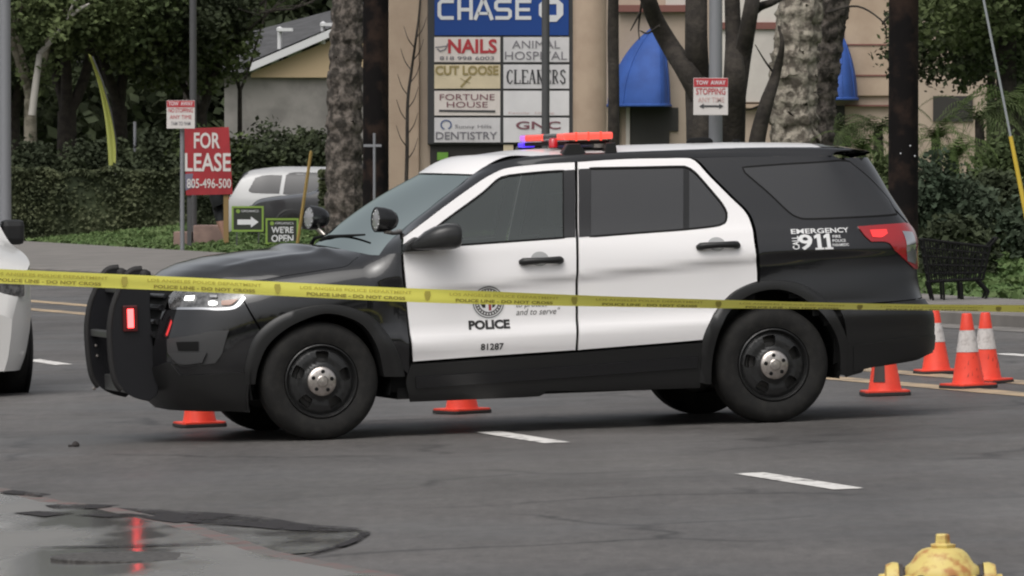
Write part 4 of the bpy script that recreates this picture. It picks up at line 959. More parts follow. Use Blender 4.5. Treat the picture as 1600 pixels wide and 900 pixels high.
# police tape in front of the car, slowly twisting
def tape():
    m = bpy.data.materials.new('tape_film'); m.use_nodes = True; t = m.node_tree; b = t.nodes['Principled BSDF']
    b.inputs['Base Color'].default_value = (.95,.90,.17,1); b.inputs['Roughness'].default_value = .28
    tr = t.nodes.new('ShaderNodeBsdfTranslucent'); tr.inputs[0].default_value = (.93,.88,.22,1); mx = t.nodes.new('ShaderNodeMixShader'); mx.inputs[0].default_value = .12
    t.links.new(b.outputs[0], mx.inputs[1]); t.links.new(tr.outputs[0], mx.inputs[2]); t.links.new(mx.outputs[0], t.nodes['Material Output'].inputs[0])
    wl = np.array([(-900,405),(-300,420),(0,431.5),(310,445),(630,461),(770,465.5),(900,469.5),(1100,474.5),(1300,478.5),(1450,480.8),(1600,482.5),(1900,486),(2400,489)], float)
    hw = np.array([(-900,11.5),(0,11.5),(310,11.6),(500,11.3),(630,11),(770,10.2),(900,8.6),(1000,8),(1100,7.5),(1200,6.2),(1300,5.6),(1450,4.6),(1600,5.6),(2400,8)])
    xs = np.linspace(-900, 2400, 400); ce = []; up = []
    for x in xs:
        y = np.interp(x, wl[:,0], wl[:,1]); D = 33+(x/1600)*3.2; p = at(x, y, D); ce.append(p)
        fr = min(1, np.interp(x, hw[:,0], hw[:,1])*2*D/F/.0762); a = math.acos(fr)
        up.append(np.array([.05*math.sin(x*.011), -math.sin(a), math.cos(a)]))
    k = np.hanning(31); k /= k.sum(); up = np.array(up); up = np.stack([np.convolve(np.pad(up[:,i], 15, mode='edge'), k, 'valid') for i in range(3)], 1); up /= np.linalg.norm(up, axis=1)[:,None]
    ce = np.array(ce); ce = np.stack([np.convolve(np.pad(ce[:,i], 15, mode='reflect', reflect_type='odd'), k, 'valid') for i in range(3)], 1)
    s = np.r_[0, np.cumsum(np.linalg.norm(np.diff(ce, axis=0), axis=1))]
    nrm = np.cross(np.gradient(ce, axis=0), up); nrm /= np.linalg.norm(nrm, axis=1)[:,None]; nrm[nrm[:,1] > 0] *= -1
    G = [[c+u*.0381*t+n*.0022*math.sin(t*2.4+q*.05) for t in np.linspace(-1,1,7)] for q, (c, u, n) in enumerate(zip(ce, up, nrm))]
    G = np.array(G); org = G[len(G)//2, 3].copy()
    o = grid('police_tape', G-org, m, None); o.location = org
    tag(o, 'yellow police line tape stretched across in front of the car', 'barrier tape')
    def wrap(mb, name, m_, off=.004):
        v = []
        for p in mb.v:
            c = [np.interp(p[0], s, ce[:,i]) for i in range(3)]; u = [np.interp(p[0], s, up[:,i]) for i in range(3)]; n = [np.interp(p[0], s, nrm[:,i]) for i in range(3)]
            v.append(tuple(np.array(c)+np.array(u)*p[2]+np.array(n)*off))
        q = MB(); q.v = v; q.f = mb.f; q.build(name, m_, o)
    P1 = .94; x = s[int(400*900/3300)]-.16-P1
    i1, i2, i3 = mat('tape_ink_faint', (.60,.52,.09), .5), mat('tape_ink', (.34,.28,.06), .5), mat('tape_emblem', (.52,.45,.09), .5)
    while x < s[int(400*2600/3300)]:
        a = MB(); b_ = MB(); e = MB()
        write(a, 'LOS ANGELES POLICE DEPARTMENT', (x,0,0), (1,0,0), (0,0,1), .10, .006, .80, .022, .01)
        write(b_, 'POLICE LINE - DO NOT CROSS', (x,0,0), (1,0,0), (0,0,1), .14, -.028, .76, -.010, .03)
        c = x+.90; e.add([(c-.016,0,.026),(c+.016,0,.026),(c+.02,0,.005),(c+.012,0,-.022),(c,0,-.028),(c-.012,0,-.022),(c-.02,0,.005)], [tuple(range(7))])
        x += P1; wrap(a, 'lettering', i1); wrap(b_, 'lettering', i2); wrap(e, 'emblem', i3)
tape()

# hydrant
hD = 18.0; hp = at(1472, 834, hD); hs = hD/F; hz = lambda py: at(1472, py, hD)[2]
hy = thing('fire_hydrant', 'pale yellow rust-streaked fire hydrant, only its top in frame', 'fire hydrant', (hp[0], hD, gz(hp[0])))
prof = [(r*hs, hz(y)) for r, y in ((24,856),(32,858.5),(39,864),(44,871),(49,879),(57,885),(61,891),(62,897),(70,899),(70,908),(58,911),(55,930))]
m_ = MB(); m_.lathe([(0,hz(855))]+prof+[(.10,.12),(.14,.11),(.14,.075),(.11,.07),(.11,gz(hp[0]))], 40, 'z', org=(hp[0],hD,0)); m_.build('barrel', M_hyd, hy, sm=35)
m_ = MB(); m_.lathe([(20*hs,hz(858)),(22*hs,hz(851)),(19*hs,hz(850)),(13*hs,hz(849)),(12*hs,hz(836)),(10*hs,hz(834)),(0,hz(834))], 5, 'z', org=(hp[0],hD,0)); m_.build('operating_nut', M_hyd, hy, bevel=.002)
m_ = MB()
for k in range(8):
    a = 2*math.pi*k/8+.2; m_.lathe([(0,hz(911)),(.010,hz(911)),(.010,hz(896)),(0,hz(895))], 6, 'z', org=(hp[0]+66*hs*math.cos(a), hD+66*hs*math.sin(a), 0))
m_.build('flange_bolt', M_hydd, hy)
zc = hz(912)
for sg, l0_ in ((-1, 60), (1, 55)):
    m_ = MB(); m_.lathe([(30*hs,0),(30*hs,l0_*.6*hs)], 24, 'x'); 
    m_ = MB(); X = lambda q: sg*(q-(3 if sg > 0 else -2))*hs
    m_.lathe([(26*hs,X(30)),(26*hs,X(60)),(31*hs,X(60)),(31*hs,X(66))], 24, 'x', org=(hp[0],hD-.0,zc)); m_.build('outlet', M_hydd, hy, sm=40)
    m_ = MB(); m_.lathe([(33*hs,X(67)),(34*hs,X(76)),(30*hs,X(86)),(16*hs,X(88)),(15*hs,X(97)),(0,X(97))], 24 if sg > 0 else 12, 'x', org=(hp[0],hD,zc)); m_.build('outlet_cap', M_hyd, hy, sm=40)

# ---- generic simple car for the two white cars in view
def simple_car(name, label, cat, paint, glassm):
    t = thing(name, label, cat)
    top = table([(-2.35,.62),(-2.28,.80),(-2.1,.93),(-1.5,1.02),(-1.05,1.08),(-.9,1.14),(-.2,1.60),(.1,1.66),(1.0,1.67),(1.75,1.60),(1.95,1.50),(2.2,1.10),(2.3,.95),(2.36,.62)], -2.4, 2.4, sig=.03)
    wz = table([(.2,.82),(.35,.89),(.6,.93),(.9,.92),(1.05,.88),(1.5,.68),(1.66,.55)], .15, 1.8)
    pl = table([(-2.35,.70),(-2.2,.84),(-1.9,.95),(-1.4,1),(1.4,1),(1.9,.96),(2.2,.88),(2.36,.76)], -2.4, 2.4)
    G = []
    for x in np.linspace(-2.35, 2.36, 96):
        zt = np.interp(x, *top); hw_ = np.interp(x, *pl); row = []
        for s in np.linspace(0, 1, 18): z = .24+(zt-.06-.24)*s; row.append((x, -hw_*np.interp(z, *wz), z))
        wt = hw_*np.interp(zt-.06, *wz)
        for a in np.linspace(0, 1, 11)[1:]: row.append((x, -wt*(1-a)*(1-.0*a), zt-.06+.06*math.sin(min(1, a*2.2)*math.pi/2)+.02*a))
        full = row+[(p[0], -p[1], p[2]) for p in row[::-1][1:]]; G.append(full)
    b = grid('body', G, paint, t, ang=50)
    for e in (0, -1):
        m_ = MB(); m_.add(G[e], [tuple(range(len(G[e])))]); m_.build('end_panel', paint, t, world=False)
    S = lambda x, z: np.array([x, -np.interp(x, *pl)*np.interp(z, *wz), z])
    def SN(x, z):
        n = np.cross(S(x+.01,z)-S(x-.01,z), S(x,z+.01)-S(x,z-.01)); return n/np.linalg.norm(n)
    for pts in ([(-.86,1.10),(-.45,1.37),(-.15,1.52),(.12,1.55),(.14,1.08)], [(.2,1.08),(.18,1.55),(.85,1.56),(1.02,1.50),(1.08,1.09)], [(1.16,1.10),(1.10,1.50),(1.45,1.50),(1.68,1.44),(1.82,1.18),(1.74,1.12)]):
        for mi in (False, True): v, f, nr = surf_mesh(S, SN, dense(pts, .06), (), .1, .004, 0, mi); mesh_n('window', v, f, nr, glassm, t)
    def TOP(x, t):
        zt = np.interp(x, *top); wt = np.interp(x, *pl)*np.interp(zt-.06, *wz); a_ = 1-abs(t); return np.array([x, wt*t, zt-.06+.06*math.sin(min(1, a_*2.2)*math.pi/2)+.02*a_])
    for x0, x1, nm in ((-.90, -.24, 'windscreen'), (1.84, 2.17, 'rear_window')):
        Gw = [[TOP(x, t)+np.array([-.010 if x0 < 0 else .010, 0, .012]) for t in np.linspace(-.88, .88, 17)] for x in np.linspace(x0, x1, 12)]
        grid(nm, Gw, glassm, t)
    for x in (-1.4, 1.4):
        for s in (-1, 1):
            m_ = MB(); m_.lathe([(.20,-.11),(.30,-.115),(.34,-.09),(.355,-.05),(.355,.05),(.34,.09),(.30,.115),(.2,.11)], 32, 'y', org=(x, s*.82, .355)); o = m_.build('tyre', M_tyre, t, world=False, sm=40)
            q = MB(); q.lathe([(0,.085 if s < 0 else -.085),(.07,.09 if s < 0 else -.09),(.20,.075 if s < 0 else -.075),(.21,.10 if s < 0 else -.10)], 24, 'y', org=(x, s*.82, .355)); q.build('rim', M_metalg, o, world=False, sm=40)
            q = MB(); q.lathe([(.39,0),(.40,.02),(.365,.03),(.365,-.02)], 32, 'y', org=(x, s*(.90), .37)); q.build('wheel_arch', M_trim, t, world=False, sm=40)
    for s in (-1, 1):
        m_ = MB(); m_.box((-.74, s*1.11-.09, 1.03),(-.60, s*1.11+.09, 1.19)); m_.build('wing_mirror', paint, t, world=False, bevel=.04)
        m_ = MB(); m_.box((-2.30, s*.62-.14, .70),(-2.22, s*.62+.12, .82)); m_.build('headlight', M_lamp, t, world=False, bevel=.02)
        m_ = MB(); m_.box((2.22, s*.66-.10, .82),(2.30, s*.66+.10, 1.02)); m_.build('taillight', M_red, t, world=False, bevel=.02)
        m_ = MB(); m_.box((-.05, s*.925-.012, .93),(.13, s*.925+.012, .965)); m_.box((.85, s*.925-.012, .94),(1.03, s*.925+.012, .975)); m_.build('door_handle', M_chrome, t, world=False, bevel=.005)
    m_ = MB(); m_.box((-2.38,-.5,.42),(-2.30,.5,.62)); m_.build('grille', M_void, t, world=False, bevel=.01)
    return t
M_wcar = mat('white_car_paint', (.60,.59,.57), .3, coat=.4); M_scar = mat('silver_white_paint', (.42,.42,.42), .3, coat=.4); M_cglass = mat('car_window', (.03,.03,.032), .08, spec=.45)
sc1 = simple_car('parked_car', 'white car parked behind the hedge and the small shop signs', 'car', M_scar, M_cglass)
p = at(362, 265, 134); sc1.location = (p[0]+2.22, 134, p[2]-1.62); sc1.rotation_euler = (0, 0, math.pi)
sc2 = simple_car('approaching_car', 'white car at the left edge of the frame, partly cut off', 'car', M_wcar, M_dglass)

# the cut-off one is taller: stretch everything but the wheels
for o in sc2.children:
    if o.name.split('.')[0] in ('tyre', 'wheel_arch'): continue
    for v in o.data.vertices: v.co.z = .30+(v.co.z-.30)*1.22
    if o.name.startswith('wing_mirror'):
        o.data.materials[0] = M_trim; sg = -1 if o.data.vertices[0].co.y < 0 else 1
        for v in o.data.vertices: v.co.y -= sg*.13; v.co.z -= .03

sc3 = simple_car('parked_car', 'dark car with only its bonnet showing, right of the silver car behind the shop signs', 'car', mat('charcoal_car_paint', (.035,.035,.038), .25, coat=.5), M_cglass)
p = at(392, 312, 129); sc3.location = (p[0]+2.3, 129, p[2]-.93)
sc1['label'] = 'silver car parked behind the small black shop signs'
rz_ = math.atan2(.963, -.27); tp_ = g_at(38, 612)
sc2.rotation_euler = (0, 0, rz_); lx, ly = -1.4*(-.27)+.93*.963, -1.4*.963+.93*.27
sc2.location = (tp_[0]-lx, tp_[1]-ly, gz(tp_[0]-lx))

# ---- frame helper: flat things facing the camera at depth D, drawn in photo-like metres
class Face:
    """upright face at depth D; px/py of the photograph give its real width and height"""
    def __init__(s, D, yaw=0): s.D = D; s.ux = np.array([1,0,0.]); s.uz = np.array([0,0,1.])
    def xz(s, px, py): p = at(px, py, s.D); return p[0], p[2]
    def rect(s, mb, x0, y0, x1, y1, th=.04, dy=0):
        a, d = s.xz(x0, y0); b, c = s.xz(x1, y1); return mb.box((a, s.D+dy, c), (b, s.D+dy+th, d))
    def text(s, mb, t, x0, y0, x1, y1, bold=0, dy=-.012, shear=0):
        a, d = s.xz(x0, y0); b, c = s.xz(x1, y1); return write(mb, t, (a, s.D+dy, c), (1,0,0), (0,0,1), 0, 0, b-a, d-c, bold, shear)
    def poly(s, mb, pts, th=.03, dy=0):
        q = [s.xz(*p) for p in pts]; return mb.prism([tuple(p) for p in q], th, (0, s.D+dy, 0), (1,0,0), (0,0,1), (0,1,0))
def gpt(px, D): p = at(px, 450, D); return p[0], D, gz(p[0])+rise(p[0], D)
def pole(name, label, cat, px, D, wpx, py_top, m, group=None, n=16, py_bot=None):
    x, y, z = gpt(px, D); r = wpx/2*D/F; t = thing(name, label, cat, (x, y, z), 0, group)
    zt = at(px, py_top, D)[2]; b = MB(); b.tube([(x,y,z-.1),(x,y,(z+zt)/2),(x,y,zt)], [r*1.06,r,r*.97], n); b.build('pole', m, t, sm=50)
    q = MB(); q.lathe([(r*1.9,0),(r*1.9,.03),(r*1.25,.06),(r*1.2,.16),(r,.18)], 16, 'z', org=(x,y,z)); q.build('base', m, t, sm=40)
    return t

# ---- pylon sign of the shopping centre
D0 = 112.0; f = Face(D0); x, y, z = gpt(778, D0)
py = thing('pylon_sign', 'tall pylon sign with blue bank panel above eight shop name panels', 'shop sign', (x, y, z))
def column_(px0, px1):
    a, b = at(px0, 0, D0)[0], at(px1, 0, D0)[0]; r = (b-a)/2; q = MB(); q.lathe([(r,z-.1),(r,9.0),(r*.96,9.05),(0,9.05)], 28, 'z', org=((a+b)/2, D0+.15, 0)); q.build('column', M_tan2, py, sm=40)
column_(893, 948)
a = MB(); f.rect(a, 607, -120, 655, 470, .9, .1); a.build('column', M_tan2, py, bevel=.03)
a = MB(); f.rect(a, 655, -120, 673, 470, .7, .2); a.build('column', M_tan, py, bevel=.02)
a = MB(); f.rect(a, 668, -60, 897, 226, .45, .03); a.build('cabinet', M_signfr, py, bevel=.02)
a = MB(); f.rect(a, 672, 226, 895, 470, .4, .12); a.build('lower_panel', M_dkdoor, py)
a = MB(); f.rect(a, 679, -60, 888.5, 55, .05); bp_ = a.build('sign_panel', M_signblue, py); bp_['label'] = 'blue bank panel at the top'
a = MB()
CH = (683, -1, 830, 31)
def stroke(mb, pts, w_, D=D0, dy=-.012):
    """thick polyline of flat quads with mitred joints"""
    P2 = [np.array(Face(D).xz(*p)) for p in pts]; wm = w_*D/F/2; L_ = []; n = len(P2)
    for i in range(n):
        d1 = P2[i]-P2[i-1] if i else P2[1]-P2[0]; d2 = P2[i+1]-P2[i] if i < n-1 else d1
        d1 = d1/np.linalg.norm(d1); d2 = d2/np.linalg.norm(d2); nn = np.array([-(d1+d2)[1], (d1+d2)[0]]); nn /= np.linalg.norm(nn); k = wm/max(.4, np.dot(nn, [-d1[1], d1[0]])); L_.append((P2[i]+nn*k, P2[i]-nn*k))
    v = [(q[0], D+dy, q[1]) for p in L_ for q in p]; mb.add(v, [(2*i,2*i+1,2*i+3,2*i+2) for i in range(n-1)])
t_, b_, w_ = 2, 28, 5.6; 
stroke(a, [(709,t_),(690,t_),(686.5,6),(686.5,24),(690,b_),(709,b_)], w_)                       # C
stroke(a, [(717.5,-1),(717.5,31)], w_); stroke(a, [(736,-1),(736,31)], w_); stroke(a, [(720.3,15),(733.2,15)], w_)      # H
stroke(a, [(742,31),(754.5,-1)], w_); stroke(a, [(769,31),(756.5,-1)], w_); stroke(a, [(747,21),(764,21)], w_*.8)    # A
stroke(a, [(799,t_),(778,t_),(775,5),(775,12),(778,15),(794,15),(797,18),(797,25),(794,b_),(774,b_)], w_)                 # S
stroke(a, [(830,t_),(808,t_),(808,b_),(830,b_)], w_); stroke(a, [(810.8,15),(828,15)], w_*.9)                # E
a.build('lettering', M_txt['white'], bp_)
a = MB(); cx_, cy_, ro, ri = 861, 15, 19, 7.5
# four wedges round an open square
for k in range(4):
    c, s_ = [(1,0),(0,1),(-1,0),(0,-1)][k]
    q = [(-ro,-8.5),(-ro,8),(-9,ro),(-9,8),(-ri,ri),(-ri,-8.5)]
    q = [(-8.6,-ro),(8,-ro),(ro,-8.6),(8.6,-8.6),(-8.6,-8.6)]
    f.poly(a, [(cx_+p[0]*c-p[1]*s_, cy_+p[0]*s_+p[1]*c) for p in q], .01, -.012)
a.build('bank_emblem', M_txt['white'], bp_)
rows = [(58,97),(101,138.5),(142,180.5),(184,222.5)]
def spanel(r, c, m, label):
    x0, x1 = ((678.6,781.7),(786.6,889.3))[c]; q = MB(); f.rect(q, x0, rows[r][0], x1, rows[r][1], .05); o = q.build('sign_panel', m, py, bevel=.004); o['label'] = label; return o
def txt(o, items, key):
    for it in items: q = MB(); f.text(q, *it); q.build('lettering', M_txt[key], o)
o = spanel(0,0,M_pal[0],'cream panel reading NAILS in red'); txt(o, [('NAILS',700,61,776.5,83.5,.03)], 'red'); txt(o, [('818 998 6003',687,88,772,94,.01)], 'grey')
q = MB(); stroke(q, [(683,76),(688,80),(696,77),(700,68)], 2); stroke(q, [(680,74),(690,73),(698,72)], 1.5); q.build('emblem', M_txt['grey'], o)
o = spanel(1,0,M_pal[1],'beige panel reading CUT LOOSE in dull gold'); txt(o, [('CUT LOOSE',680,102.5,779,117.5,.035)], 'gold')
q = MB(); stroke(q, [(720,136),(728,127),(736,119)], 3); stroke(q, [(719,122),(727,127),(735,130)], 1); q.build('scissors_emblem', M_txt['gold'], o)
o = spanel(2,0,M_pal[0],'grey panel reading FORTUNE HOUSE'); txt(o, [('FORTUNE',687,147,773,156.5,.0),('HOUSE',698,159,762,168,.0)], 'plum'); q = MB(); stroke(q, [(686,173),(774,174)], 3.2); q.build('rule', M_txt['dark'], o)
o = spanel(3,0,M_pal[2],'grey panel reading DENTISTRY'); txt(o, [('DENTISTRY',681,206,777,218,.012)], 'grey'); txt(o, [('Sunny Hills',711,195,768,202,0)], 'grey')
q = MB(); stroke(q, [(697+8*math.cos(a_), 195+7*math.sin(a_)) for a_ in np.linspace(1.9, 7.4, 16)], 2); q.build('emblem', M_txt['blue'], o)
o = spanel(0,1,M_pal[2],'grey panel reading ANIMAL HOSPITAL'); txt(o, [('ANIMAL',800,63.5,875,75.5),('HOSPITAL',789,80.5,886,93.5)], 'grey')
o = spanel(1,1,M_pal[2],'pale panel reading CLEANERS')
q = MB()
def serif(ch, x0, x1, y0=109, y1=131):
    w1, w2 = 2.9, 1.1; X = lambda t: x0+(x1-x0)*t; Y = lambda t: y0+(y1-y0)*t
    if ch in 'LERN': stroke(q, [(X(.22),Y(0)),(X(.22),Y(1))], w1); stroke(q, [(X(0),Y(.97)),(X(.5),Y(.97))], w2); stroke(q, [(X(0),Y(.03)),(X(.5),Y(.03))], w2)
    if ch == 'L': stroke(q, [(X(.2),Y(.96)),(X(.95),Y(.96)),(X(.97),Y(.72))], w2*1.3)
    if ch == 'E':
        stroke(q, [(X(.2),Y(.96)),(X(.95),Y(.96)),(X(.97),Y(.75))], w2*1.3); stroke(q, [(X(.2),Y(.04)),(X(.92),Y(.04)),(X(.94),Y(.24))], w2*1.3); stroke(q, [(X(.3),Y(.5)),(X(.7),Y(.5))], w2*1.2)
    if ch == 'C': stroke(q, [(X(.92),Y(.25)),(X(.85),Y(.08)),(X(.55),Y(.02)),(X(.3),Y(.12))], w2*1.4); stroke(q, [(X(.3),Y(.12)),(X(.15),Y(.5)),(X(.3),Y(.88))], w1); stroke(q, [(X(.3),Y(.88)),(X(.6),Y(.98)),(X(.95),Y(.75))], w2*1.4)
    if ch == 'A': stroke(q, [(X(.08),Y(.97)),(X(.48),Y(0))], w2*1.2); stroke(q, [(X(.48),Y(0)),(X(.86),Y(.97))], w1); stroke(q, [(X(.25),Y(.65)),(X(.7),Y(.65))], w2); stroke(q, [(X(-.05),Y(.97)),(X(.3),Y(.97))], w2); stroke(q, [(X(.65),Y(.97)),(X(1.03),Y(.97))], w2)
    if ch == 'N': stroke(q, [(X(.15),Y(0)),(X(.85),Y(1))], w1*.9); stroke(q, [(X(.85),Y(1)),(X(.85),Y(0))], w2*1.4); stroke(q, [(X(.65),Y(.03)),(X(1.03),Y(.03))], w2)
    if ch == 'R': stroke(q, [(X(.22),Y(.04)),(X(.6),Y(.04)),(X(.82),Y(.25)),(X(.6),Y(.48)),(X(.3),Y(.5))], w2*1.6); stroke(q, [(X(.5),Y(.5)),(X(.9),Y(.98))], w1*.8)
    if ch == 'S': stroke(q, [(X(.88),Y(.2)),(X(.6),Y(.02)),(X(.25),Y(.1)),(X(.2),Y(.3)),(X(.8),Y(.65)),(X(.78),Y(.9)),(X(.45),Y(.98)),(X(.1),Y(.75))], w1*.75)
for k, ch in enumerate('CLEANERS'): serif(ch, 791+k*11.9, 801.3+k*11.9)
q.build('lettering', M_txt['dark'], o)
o = spanel(2,1,M_pal[3],'almost blank white panel'); txt(o, [('Family',795,175,828,178.5,0),('Dining',836,175,866,178.5,0)], 'pale')
o = spanel(3,1,M_pal[3],'pale panel reading GNC'); txt(o, [('GNC',806,189.5,876,202,.02)], 'plum')
a = MB(); f.rect(a, 683, 238, 700, 250, .05, .05); a.build('green_panel', mat('green_panel', (.16,.36,.05), .5), py)
a = MB(); f.rect(a, 786.6, 226, 802, 238, .05, .05); a.build('beige_panel', M_pal[1], py)

# ---- red for-lease sign, kerb signs, shop yard signs
f2 = Face(123.0); x, y, z = gpt(325, 123)
fl = thing('lease_sign', 'faded red FOR LEASE board with white hand-sized letters on wooden posts', 'sign board', (x, y, z))
a = MB(); f2.poly(a, [(288,200.5),(357.5,198.5),(363.5,303.5),(290.5,305)], .03); bd = a.build('board', M_sred, fl)
for p0, p1 in ((349,357),(292,299)): a = MB(); f2.rect(a, p0, 205, p1, 392, .09, .035); a.build('post', M_wood2 if p0 > 300 else M_metald, fl)
for it in (('FOR', 303, 207, 344, 232, .02, -.008), ('LEASE', 289, 239, 360.5, 268, .018, -.008), ('805-496-500', 292, 279, 361, 294, .012, -.008)): q = MB(); f2.text(q, *it); q.build('lettering', M_swhite, bd)
a = MB(); f2.poly(a, [(289,272),(302,271),(300,283),(304,291),(290,298)], .006, -.006); a.build('faded_patch', mat('faded_blue_grey', (.16,.15,.21), .6), bd)

def kerb_sign(label, D, pxc, box, pole_px, pole_w, py_top, lines, own_pole=True):
    g = Face(D); x, y, z = gpt(pole_px, D); t = thing('parking_sign', label, 'street sign', (x, y, z))
    if own_pole:
        r = pole_w/2*D/F; b = MB(); b.tube([(x,y,z-.1),(x,y,at(0,py_top,D)[2])], r, 12); b.build('post', M_metalg, t, sm=50)
    a = MB(); g.rect(a, *box, .02, -.14); pl = a.build('plate', M_swhite, t, bevel=.006)
    a = MB(); g.rect(a, box[0]+.5, box[1]+.5, box[2]-.5, box[1]+(box[3]-box[1])*.24, .004, -.146); a.build('red_band', M_txt['red'], pl)
    for s_, b0, b1, b2, b3, key, bold in lines: q = MB(); g.text(q, s_, b0, b1, b2, b3, bold, -.150 if key == 'white' else -.146); q.build('lettering', M_txt[key], pl)
    return t, g, pl
t, g, pl = kerb_sign('small red and white parking sign on a thin post above the red board', 121.0, 283, (261,157,305,201), 285, 7, 200, [('TOW  AWAY',264,159,302,165,'white',.01),('NO STOPPING',264,169,302,176,'red',.01),('ANY TIME',266,180,300,186,'red',0),('7AM TO 9AM',268,190,298,196,'grey',.01)])
t, g, pl = kerb_sign('red and white no stopping sign fixed to the thick grey pole', 78.0, 1110, (1083,122,1137,180), 1117, 22, -80, [('TOW  AWAY',1087,126,1133,132.5,'white',.015),('STOPPING',1087,138,1133,148,'red',.01),('ANY TIME',1090,152,1131,160,'pale',.01)], own_pole=False)
q = MB(); stroke(q, [(1097,166),(1124,166)], 3, 78.0, -.146); Face(78).poly(q, [(1092,166),(1099,162),(1099,170)], .002, -.147); Face(78).poly(q, [(1130,166),(1123,162),(1123,170)], .002, -.147); q.build('arrow', M_txt['dark'], pl)
pole('street_pole', 'thick grey pole behind the no stopping sign', 'pole', 1118, 78.3, 21, -120, M_metalg)
pole('street_pole', 'thin dark grey pole standing in front of the pylon sign', 'pole', 852.5, 100, 12.5, -60, M_metald)
pole('street_pole', 'grey light pole at the left edge above the white car', 'pole', 8, 112, 19, -90, M_metalg)
pole('street_pole', 'slim grey pole rising behind the small parking sign', 'pole', 302, 126, 11, -90, M_metald)
pole('marker_post', 'short pale post standing behind the hedge beside the lime banner', 'post', 211, 153, 5, 190, M_metalg)
D = 99; x, y, z = gpt(585, D); t = thing('valve_post', 'thin grey post with short crossbar by the dark utility pole', 'post', (x, y, z))
b = MB(); b.tube([(x,y,z-.1),(x,y,at(0,208,D)[2])], 2.2*D/F, 8); b.build('post', M_metalg, t, sm=50); b = MB(); Face(D).rect(b, 568, 225.5, 596, 229.5, .04, -.02); b.build('crossbar', M_metalg, t)

def yard(label, D, box, arrow, legs):
    g = Face(D); x, y, z = gpt((box[0]+box[2])/2, D); t = thing('yard_sign', label, 'yard sign', (x, y, z), 0, 'small black and green shop signs')
    a = MB(); g.rect(a, *box, .015); bd = a.build('board', mat('sign_black', (.028,.032,.026), .5) if 'sign_black' not in bpy.data.materials else bpy.data.materials['sign_black'], t)
    a = MB(); x0, y0, x1, y1 = box; w_ = 3
    for r in ((x0,y0,x1,y0+w_),(x0,y1-w_,x1,y1),(x0,y0+w_,x0+w_,y1-w_),(x1-w_,y0+w_,x1,y1-w_)): g.rect(a, *r, .012, -.014)
    a.build('green_border', M_txt['green'], bd)
    q = MB(); g.text(q, 'ORGANICS', x0+15, y0+6, x1-8, y0+9.5, 0, -.006); q.build('lettering', M_txt['white'], bd)
    q = MB(); q.lathe([(0,0)]+[(3.2*D/F,.0),(3.2*D/F,.004),(0,.004)], 14, 'y', org=(*[g.xz(x0+10, y0+8)[0]], D-.004, g.xz(0, y0+8)[1])); q.build('emblem', M_txt['green'], bd)
    if arrow:
        q = MB(); xa_, ya_ = (x0+x1)/2, (y0+y1)/2+5; g.poly(q, [(xa_-16,ya_-4),(xa_+5,ya_-4),(xa_+5,ya_-8.5),(xa_+17,ya_),(xa_+5,ya_+8.5),(xa_+5,ya_+4),(xa_-16,ya_+4)], .004, -.006); q.build('arrow', M_txt['white'], bd)
    else:
        q = MB(); g.text(q, "WE'RE", x0+9, y0+13, x1-8, y0+23, .02, -.006); g.text(q, 'OPEN', x0+9, y0+26, x1-8, y0+37, .02, -.006); q.build('lettering', M_txt['white'], bd)
    for lx in legs: a = MB(); g.rect(a, lx-1, y1, lx+1, y1+26, .012); a.build('stake', M_metald, t)
yard('black sign with green border and white arrow pointing right', 119.5, (362,322,412,362), True, (370,404))
yard("black sign with green border reading WE'RE OPEN", 118.5, (415,341,466.5,382), False, (423,458))
D = 117; st = at(486, 237, D); sb = at(463, 392, D); t = thing('stake', 'leaning yellow wooden stake beside the black open sign', 'stake', tuple(sb)); b = MB(); b.tube([sb, st], 2.8*D/F, 6); b.build('shaft', M_guard if False else mat('stake_wood', (.30,.20,.06), .8), t); b = MB(); b.tube([st+(sb-st)*.03, st+np.array([.0,0,.03])], [2.8*D/F, .004], 6); b.build('tip', bpy.data.materials['stake_wood'], t)

# lime feather banner
D = 152; pts = [(138,84),(146,106),(154,133),(160,162),(165,195),(168,230),(170,268),(180,268),(181,235),(178,205),(172,175),(164,145),(154,113),(143,88)]
x, y, z = gpt(172, D); t = thing('feather_banner', 'narrow lime feather banner curving up over the hedge', 'banner', (x, y, z)); q = MB(); pp = [Face(D).xz(*p) for p in pts]
L_ = [np.array(p) for p in pp[:7]]; R_ = [np.array(p) for p in pp[7:][::-1]]
G = []
for a_, b_ in zip(L_, R_):
    G.append([(a_[0]+(b_[0]-a_[0])*s, D+.10*math.sin(s*math.pi)+.05*math.sin(7*s+a_[1]), a_[1]+(b_[1]-a_[1])*s) for s in np.linspace(0,1,7)])
G = np.array(G); G = np.stack([catmull(G[:,j], 4) for j in range(7)], 1); grid('banner_cloth', G, M_flag, t, world=True)
b = MB(); b.tube([(x,D+.06,z-.1),(at(182,268,D)[0],D+.06,at(0,268,D)[2])]+[tuple(g_) for g_ in G[::-6,6]+np.array([.02,.05,0])], [.035]*2+[.02]*len(G[::-6]), 8); b.build('banner_pole', M_metald, t, sm=50)

